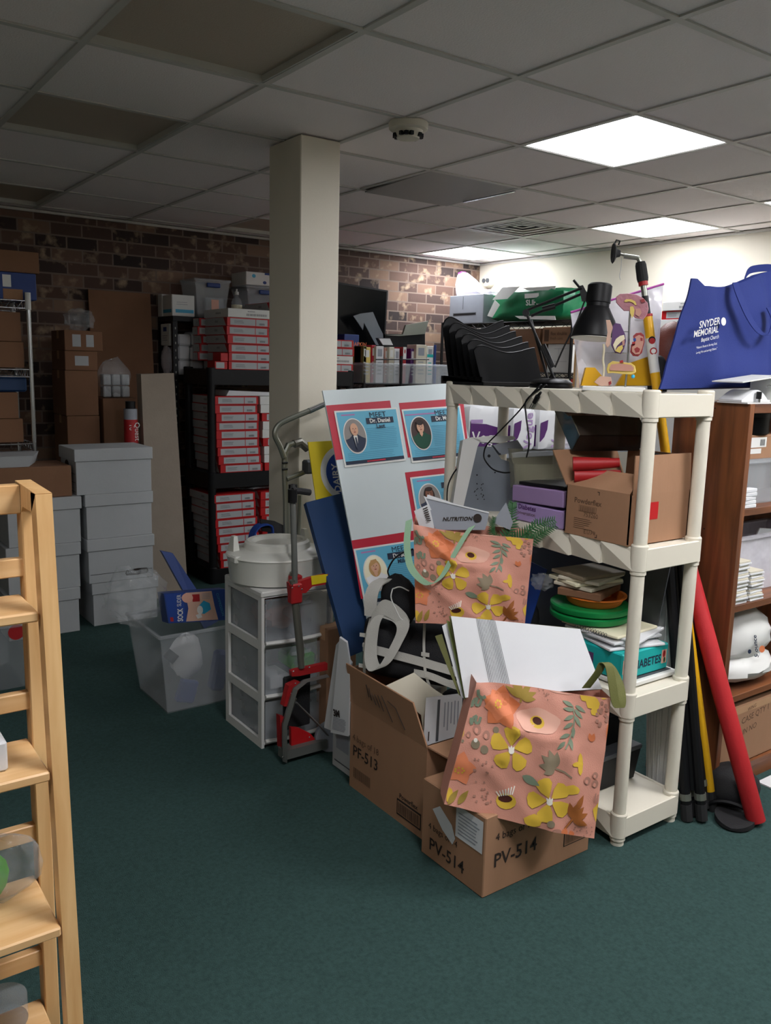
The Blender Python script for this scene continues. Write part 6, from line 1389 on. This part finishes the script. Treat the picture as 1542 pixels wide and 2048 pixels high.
def bin2(x0, x1, label): clear_tub(label, x0, x1, 5.225, 5.54, ZB, 1.51, 'frost', None, None, .012)
bin2(3.56, 3.985, 'left clear bin of product boxes on the black wire rack'); bin2(4.0, 4.44, 'right clear bin of product boxes on the black wire rack')
PR = [(690, 706, 690, 'olive', 'olive green box at far left of the rack bins'), (707, 725, 692, 'p_olive', 'dark yellow box in left rack bin'), (727, 741, 694, 'organ_y', 'pale yellow box in left rack bin'), (743, 751, 690, 'poster_red', 'slim pink red box in left rack bin'), (752, 767, 692, 'paper', 'white box with grey squares in left rack bin'),
      (769, 777, 696, 'organ_pink', 'slim pink box near middle of left rack bin'), (778, 788, 694, 'offwhite', 'cream box near middle of left rack bin'), (789, 799, 697, 'paper', 'white box beside the rack upright'), (806, 819, 694, 'red', 'red and white box just right of rack upright'), (821, 830, 697, 'purple', 'slim purple box in right rack bin'),
      (832, 852, 689, 'offwhite', 'large cream white box in right rack bin'), (854, 866, 692, 'white', 'white box with teal stripe in right rack bin')]
for i, (a, b, rw, mat, lab) in enumerate(PR):
    y = 5.28+.03*(i % 2); x0, x1 = ay(a, 720, y).x, ay(b, 720, y).x; z1 = ay(a, rw, y).z
    if i == 0: x0 += .0; 
    x0 = max(x0, 3.578) if x0 < 3.9 else x0
    if 3.955 < x1 < 4.02: x1 = min(x1, 3.965)
    if x0 < 4.018 and x0 > 3.95: x0 = 4.018
    def pr(m, f, s, i=i):
        m.use('white' if i not in (4, 7, 10, 11) else 'grey'); f.rect(m, .2, .8, .08, .28)
        if i == 8: f.rect(m, 0, 1, 0, .35); m.use('red'); f.ell(m, .5, .12, .2, .06, 2)
        if i == 11: m.use('teal'); f.rect(m, 0, 1, .22, .30, 2)
        f.lines(m, .2, .8, .4, .8, 4, 1, .25)
    bx('product_box', lab, 'box', x0, max(x1, x0+.03), y, y+.12, ZB+.004, z1, mat, pr, .002, 'product boxes in the rack bins')
c_ = ay(871, 715, 5.30); t = thing('blue_bottle', 'slim dark blue bottle in the right rack bin', 'bottle', (c_.x, 5.31, ZB+.004)); MB().lathe((c_.x, 5.31, ZB+.004), [(.001, 0), (.016, 0), (.016, .14), (.008, .16), (.008, .165), (.001, .166)], 14).build('body', t, 'bin_blue'); MB().cyl((c_.x, 5.31, ZB+.17), (c_.x, 5.31, ay(871, 690, 5.3).z), .010, n=12).build('cap', t, 'bin_blue')
q1 = ay(698, 690, 5.45); bx('blue_carton', 'dark blue carton with orange lettering below the television', 'box', 3.56, 3.80, 5.42, 5.54, ZB+.001, q1.z-.035, 'bin_blue', None)
bx('blue_carton', 'upper blue carton with orange lettering below the television', 'box', 3.50, ay(714, 680, 5.45).x, 5.42, 5.54, q1.z-.033, ay(700, 669, 5.45).z, 'bin_blue', lambda m, f, s: (m.use('p_orange'), m.text('NAPKIN', f.p(.42, .75, 1), f.ux, f.vy, .04, 'LEFT', .01)))
t = thing('label_printer', 'black printer with raised silver lid behind the product bins', 'printer', (4.25, 5.52, 1.52))
MB().hexa([ay(770, 700, 5.60), ay(850, 700, 5.60), ay(850, 700, 5.60)+V((0, .2, 0)), ay(770, 700, 5.60)+V((0, .2, 0))], [ay(770, 668, 5.60), ay(850, 668, 5.60), ay(850, 668, 5.60)+V((0, .2, 0)), ay(770, 668, 5.60)+V((0, .2, 0))]).build('body', t, 'black')
MB().slab([ay(770, 670, 5.58), ay(806, 669, 5.58), ay(812, 650, 5.58), ay(857, 642, 5.58), ay(850, 668, 5.58), ay(800, 672, 5.58)], (0, .02, 0)).build('lid', t, 'alu')
zb_ = ay(805, 700, 5.60).z; MB().box(4.16, 4.5, 5.60, 5.80, .0, zb_).build('pedestal', t, 'black')
t = thing('tent_sign', 'small white tilted sign with black back on the product boxes', 'sign', tuple(ay(762, 692, 5.34))); MB().slab([ay(758, 677, 5.34), ay(766, 690, 5.34), ay(786, 690, 5.34), ay(780, 677, 5.34)], (0, .01, 0)).build('face', t, 'paper'); MB().slab([ay(754, 676, 5.352), ay(762, 693, 5.352), ay(787, 693, 5.352), ay(781, 676, 5.352)], (0, .02, .0)).build('frame', t, 'black')
one('plastic_sheet', MB().slab([ay(a, b, 5.53+.01*(i % 2)) for i, (a, b) in enumerate(((707, 632), (726, 660), (728, 645), (740, 668), (752, 690), (768, 692), (766, 668), (757, 650), (746, 624), (722, 627)))], (0, .006, 0)), 'crumpled grey plastic sheet hanging in front of the television', 'plastic', mat='sheet_grey')  # flat plastic piece in one even grey
# rack along the cream wall
wire_shelf('wire_rack', 'black wire rack against the cream wall, green pack on top', 4.74, 5.20, 4.30, 5.78, (.4, .95, 1.48, 1.865), 1.88, step=.06)
t = thing('file_cabinet_box', 'grey box with slot handle at left end of the cream wall rack', 'box', (4.97, 5.5, 1.866))
MB().box(4.76, 5.18, 5.29, 5.72, 1.866, 2.10, .004).build('body', t, 'grey'); s_ = loc_side(4.76, 5.29, 5.72, 1.866, 2.1); m = MB().use('grey_dark'); s_.rect(m, .12, .80, .62, .72); s_.rect(m, .40, .415, .05, .5); m.use('black'); s_.rect(m, .14, .78, .65, .69, 2); m.build('slot_handle', t)
t = thing('zip_bag', 'white zip bag with pink seal slumped on the grey box', 'bag', (4.83, 5.55, 2.101)); q = lambda a, b, x=4.79: ax(a, b, x)
B0 = [q(914, 588), q(912, 570), q(917, 548), q(926, 545), q(940, 556), q(955, 573), q(966, 586)]; zz_ = 2.102
for i in (0, 6): B0[i] = V((B0[i].x, B0[i].y, zz_))
cB = sum(B0, V())/7
MB().rings([[cB+(p_-cB)*.8+V((-.03, 0, 0)) for p_ in B0], B0, [p_+V((.05, 0, 0)) for p_ in B0], [cB+(p_-cB)*.8+V((.08, 0, 0)) for p_ in B0]]).build('bag_body', t, 'haze_bag', 15)
MB().slab([q(917, 560, 4.785), q(916, 546, 4.785), q(923, 543, 4.785), q(922, 556, 4.785)], (.05, 0, 0)).build('seal', t, 'magenta')
film_bag('plastic_bag', 'flat white plastic bag lying on the grey box', (4.95, 5.40, 2.125), (.16, .12, .022), amp=.15, mat='haze_bag')
# green pack
t = thing('diaper_pack', 'large green and white plastic pack on top of cream wall rack', 'package', (4.95, 4.86, 1.866))
def gp(p, q_):
    d_ = V((math.sin(p)*math.cos(q_), math.sin(p)*math.sin(q_), math.cos(p))); e = 7
    k = (abs(d_.x)**e+abs(d_.y)**e+abs(d_.z)**e)**(-1/e); return k*(1+.05*noise.noise(d_*3)+.03*noise.noise(d_*8))
MB().ell((4.94, 4.83, 1.992), (.17, .40, .122), 30, 18, fn=gp).build('wrapper', t, 'green_pack', 40)
nG = V((-1, -.1, .1)).normalized(); oG = V((4.758, 4.83, 1.99)); q = lambda a, b: pl(a, b, oG, nG)
m = MB().use('white'); m.slab([q(985, 600), q(1005, 575), q(1040, 573), q(1015, 598)], nG*.004); m.slab([q(975, 632), q(990, 600), q(1000, 610), q(985, 635)], nG*.004); m.slab([q(1040, 638), q(1030, 632), q(1110, 632), q(1112, 640)], nG*.004); m.slab([q(1045, 576), q(1112, 572), q(1110, 580), q(1060, 582)], nG*.004)
m.use('white'); m.slab([q(1050, 597), q(1050, 588), q(1078, 586), q(1078, 595)], nG*.004); m.text('SLIPS', q(1052, 611)+nG*.003, q(1090, 609)-q(1052, 611), q(1052, 600)-q(1052, 611), .060, bold=.02); m.build('printing', t)
def fd(m, f, s): m.use('ink_soft'); s.text(m, 'flex double', .30, .48, .036, 1, bold=.012); s.text(m, 'fresh cont', .30, .75, .03, 1); s.rect(m, .08, .24, .15, .85, 1)
bx('paper_carton', 'stacked white boxes under the flex double carton on wall rack', 'box', 4.77, 5.1, 4.34, 4.56, 1.481, 1.69, 'white', lambda m, f, s: (m.use('grey'), s.rect(m, .3, .9, .15, .16), s.rect(m, .3, .9, .6, .61), s.rect(m, .5, .51, .15, .6)))
bx('carton', 'brown carton printed flex double on the cream wall rack', 'box', 4.765, 5.12, 4.33, 4.62, 1.692, 1.815, 'card', fd)
bx('carton', 'brown carton left of flex double carton on wall rack', 'box', 4.78, 5.15, 4.66, 5.15, 1.481, 1.81, 'card_dark')
bx('red_box', 'small red box on the lower tier of cream wall rack', 'box', 4.77, 4.95, 4.38, 4.47, 1.30, 1.44, 'red', None); bx('paper_carton', 'white carton carrying the small red box on wall rack', 'box', 4.76, 5.1, 4.33, 4.7, .952, 1.298, 'white')
m = MB().box(4.73, 4.76, 4.22, 4.255, 0, ax(1139, 668, 4.74).z); one('wooden_post', m, 'slim pale wooden post standing beside the cream wall rack', 'post', mat='maple')
bx('display_case', 'tall clear plastic case beside the wooden post', 'case', 4.62, 4.75, 3.98, 4.14, 0, 1.70, 'frost')
# white and red cartons stacked by the cream wall behind the blue bag
bx('storage_cabinet', 'plain white cabinet by cream wall carrying white and red cartons', 'cabinet', 4.88, 5.28, 2.95, 3.75, 0, 1.565, 'white')
for k in range(7):
    dup(PROTO['b' if k % 2 else 'white'], (4.90+.006*(k % 3), 3.50+.01*((k*2) % 3), 1.566+.0572*k), R_(-90), 'thin white and red carton, %s of the stack by cream wall' % ('top' if k == 6 else ORD[k]), 'cartons by the cream wall')
# supplies on a low table seen through the white shelf
t = thing('utility_table', 'grey utility table behind white shelf carrying tissue packs', 'table', (3.5, 3.55, 0))
MB().box(2.87, 4.35, 3.3, 3.85, 1.02, 1.05, .004).build('tabletop', t, 'grey')
for x in (2.99, 4.31):
    for y in (3.34, 3.81): MB().cyl((x, y, 0), (x, y, 1.02), .016, n=10).build('leg', t, 'black_metal')
def tp(label, x0, x1, y0, y1, z1, big):
    t = thing('tissue_pack', label, 'package', ((x0+x1)/2, (y0+y1)/2, 1.051), group='white and purple tissue packs')
    c_ = V(((x0+x1)/2, (y0+y1)/2, (1.051+z1)/2)); a_ = V(((x1-x0)/2, (y1-y0)/2, (z1-1.051)/2))
    def bxy(p, q_):
        d_ = V((math.sin(p)*math.cos(q_), math.sin(p)*math.sin(q_), math.cos(p))); e = 9
        return (abs(d_.x)**e+abs(d_.y)**e+abs(d_.z)**e)**(-1/e)*(1+.012*noise.noise(d_*6))
    MB().ell(c_, a_, 32, 18, fn=bxy).build('wrapper', t, 'paper', 40)
    m = MB(); f = loc_face(x0, x1, y0-.001, 1.051, z1); s = loc_side(x0-.001, y0, y1, 1.051, z1)
    if big: s = f; m.use('purple'); s.pts(m, [(.06, .38), (.5, .40), (.94, .5), (.94, .95), (.06, .95)]); m.use('lilac'); s.rect(m, .06, .4, .30, .38); m.use('white'); m.text('Vogue', s.p(.10, .82, 3), s.ux, s.vy, .095, 'LEFT', .01)
    else:
        m.use('purple'); f.pts(m, [(.05, .35), (.34, .28), (.32, .5), (.22, .68), (.05, .8)]); m.use('lilac'); m.text('Vogue', f.p(.80, .93, 2), (0, 0, 1), (-1, 0, 0), .085, 'LEFT', .02, .9); m.use('purple'); s.rect(m, .1, .9, .4, .9)
    m.build('printing', t)
tp('tissue pack lettered Vogue on purple, leftmost behind the white shelf', 2.99, 3.24, 3.40, 3.58, 1.30, True)
tp('middle narrow tissue pack with sideways purple lettering behind white shelf', 3.24, 3.42, 3.32, 3.50, 1.29, False)
tp('right tissue pack with sideways lettering and purple corner behind white shelf', 3.43, 3.63, 3.31, 3.50, 1.29, False)
bx('carton', 'brown carton right of the tissue packs behind white shelf', 'box', 3.72, 4.0, 3.45, 3.8, 1.051, 1.28, 'card_dark')
film_bag('plastic_bag', 'white crumpled plastic bag beside the tissue packs', (3.72, 3.38, 1.13), (.07, .05, .078), amp=.15, mat='haze_bag')
bx('pink_box', 'pale pink box behind the open carton of white shelf', 'box', 3.95, 4.15, 3.33, 3.44, 1.051, 1.30, 'p_pale'); bx('carton', 'orange brown carton at right end of the utility table', 'box', 4.17, 4.33, 3.33, 3.6, 1.051, 1.29, 'p_rust')
bx('grey_bin', 'grey plastic bin at left end of the utility table', 'bin', 2.90, 2.975, 3.45, 3.8, 1.051, 1.26, 'grey')
# ================================================================== render look
sc_ = bpy.context.scene
w = bpy.data.worlds.new('world'); sc_.world = w; w.use_nodes = True
w.node_tree.nodes['Background'].inputs[0].default_value = (.02, .02, .02, 1)
vs_ = sc_.view_settings
vs_.view_transform = 'Standard'; vs_.look = 'None'; vs_.gamma = 1; vs_.use_curve_mapping = False
vs_.exposure = 0.93
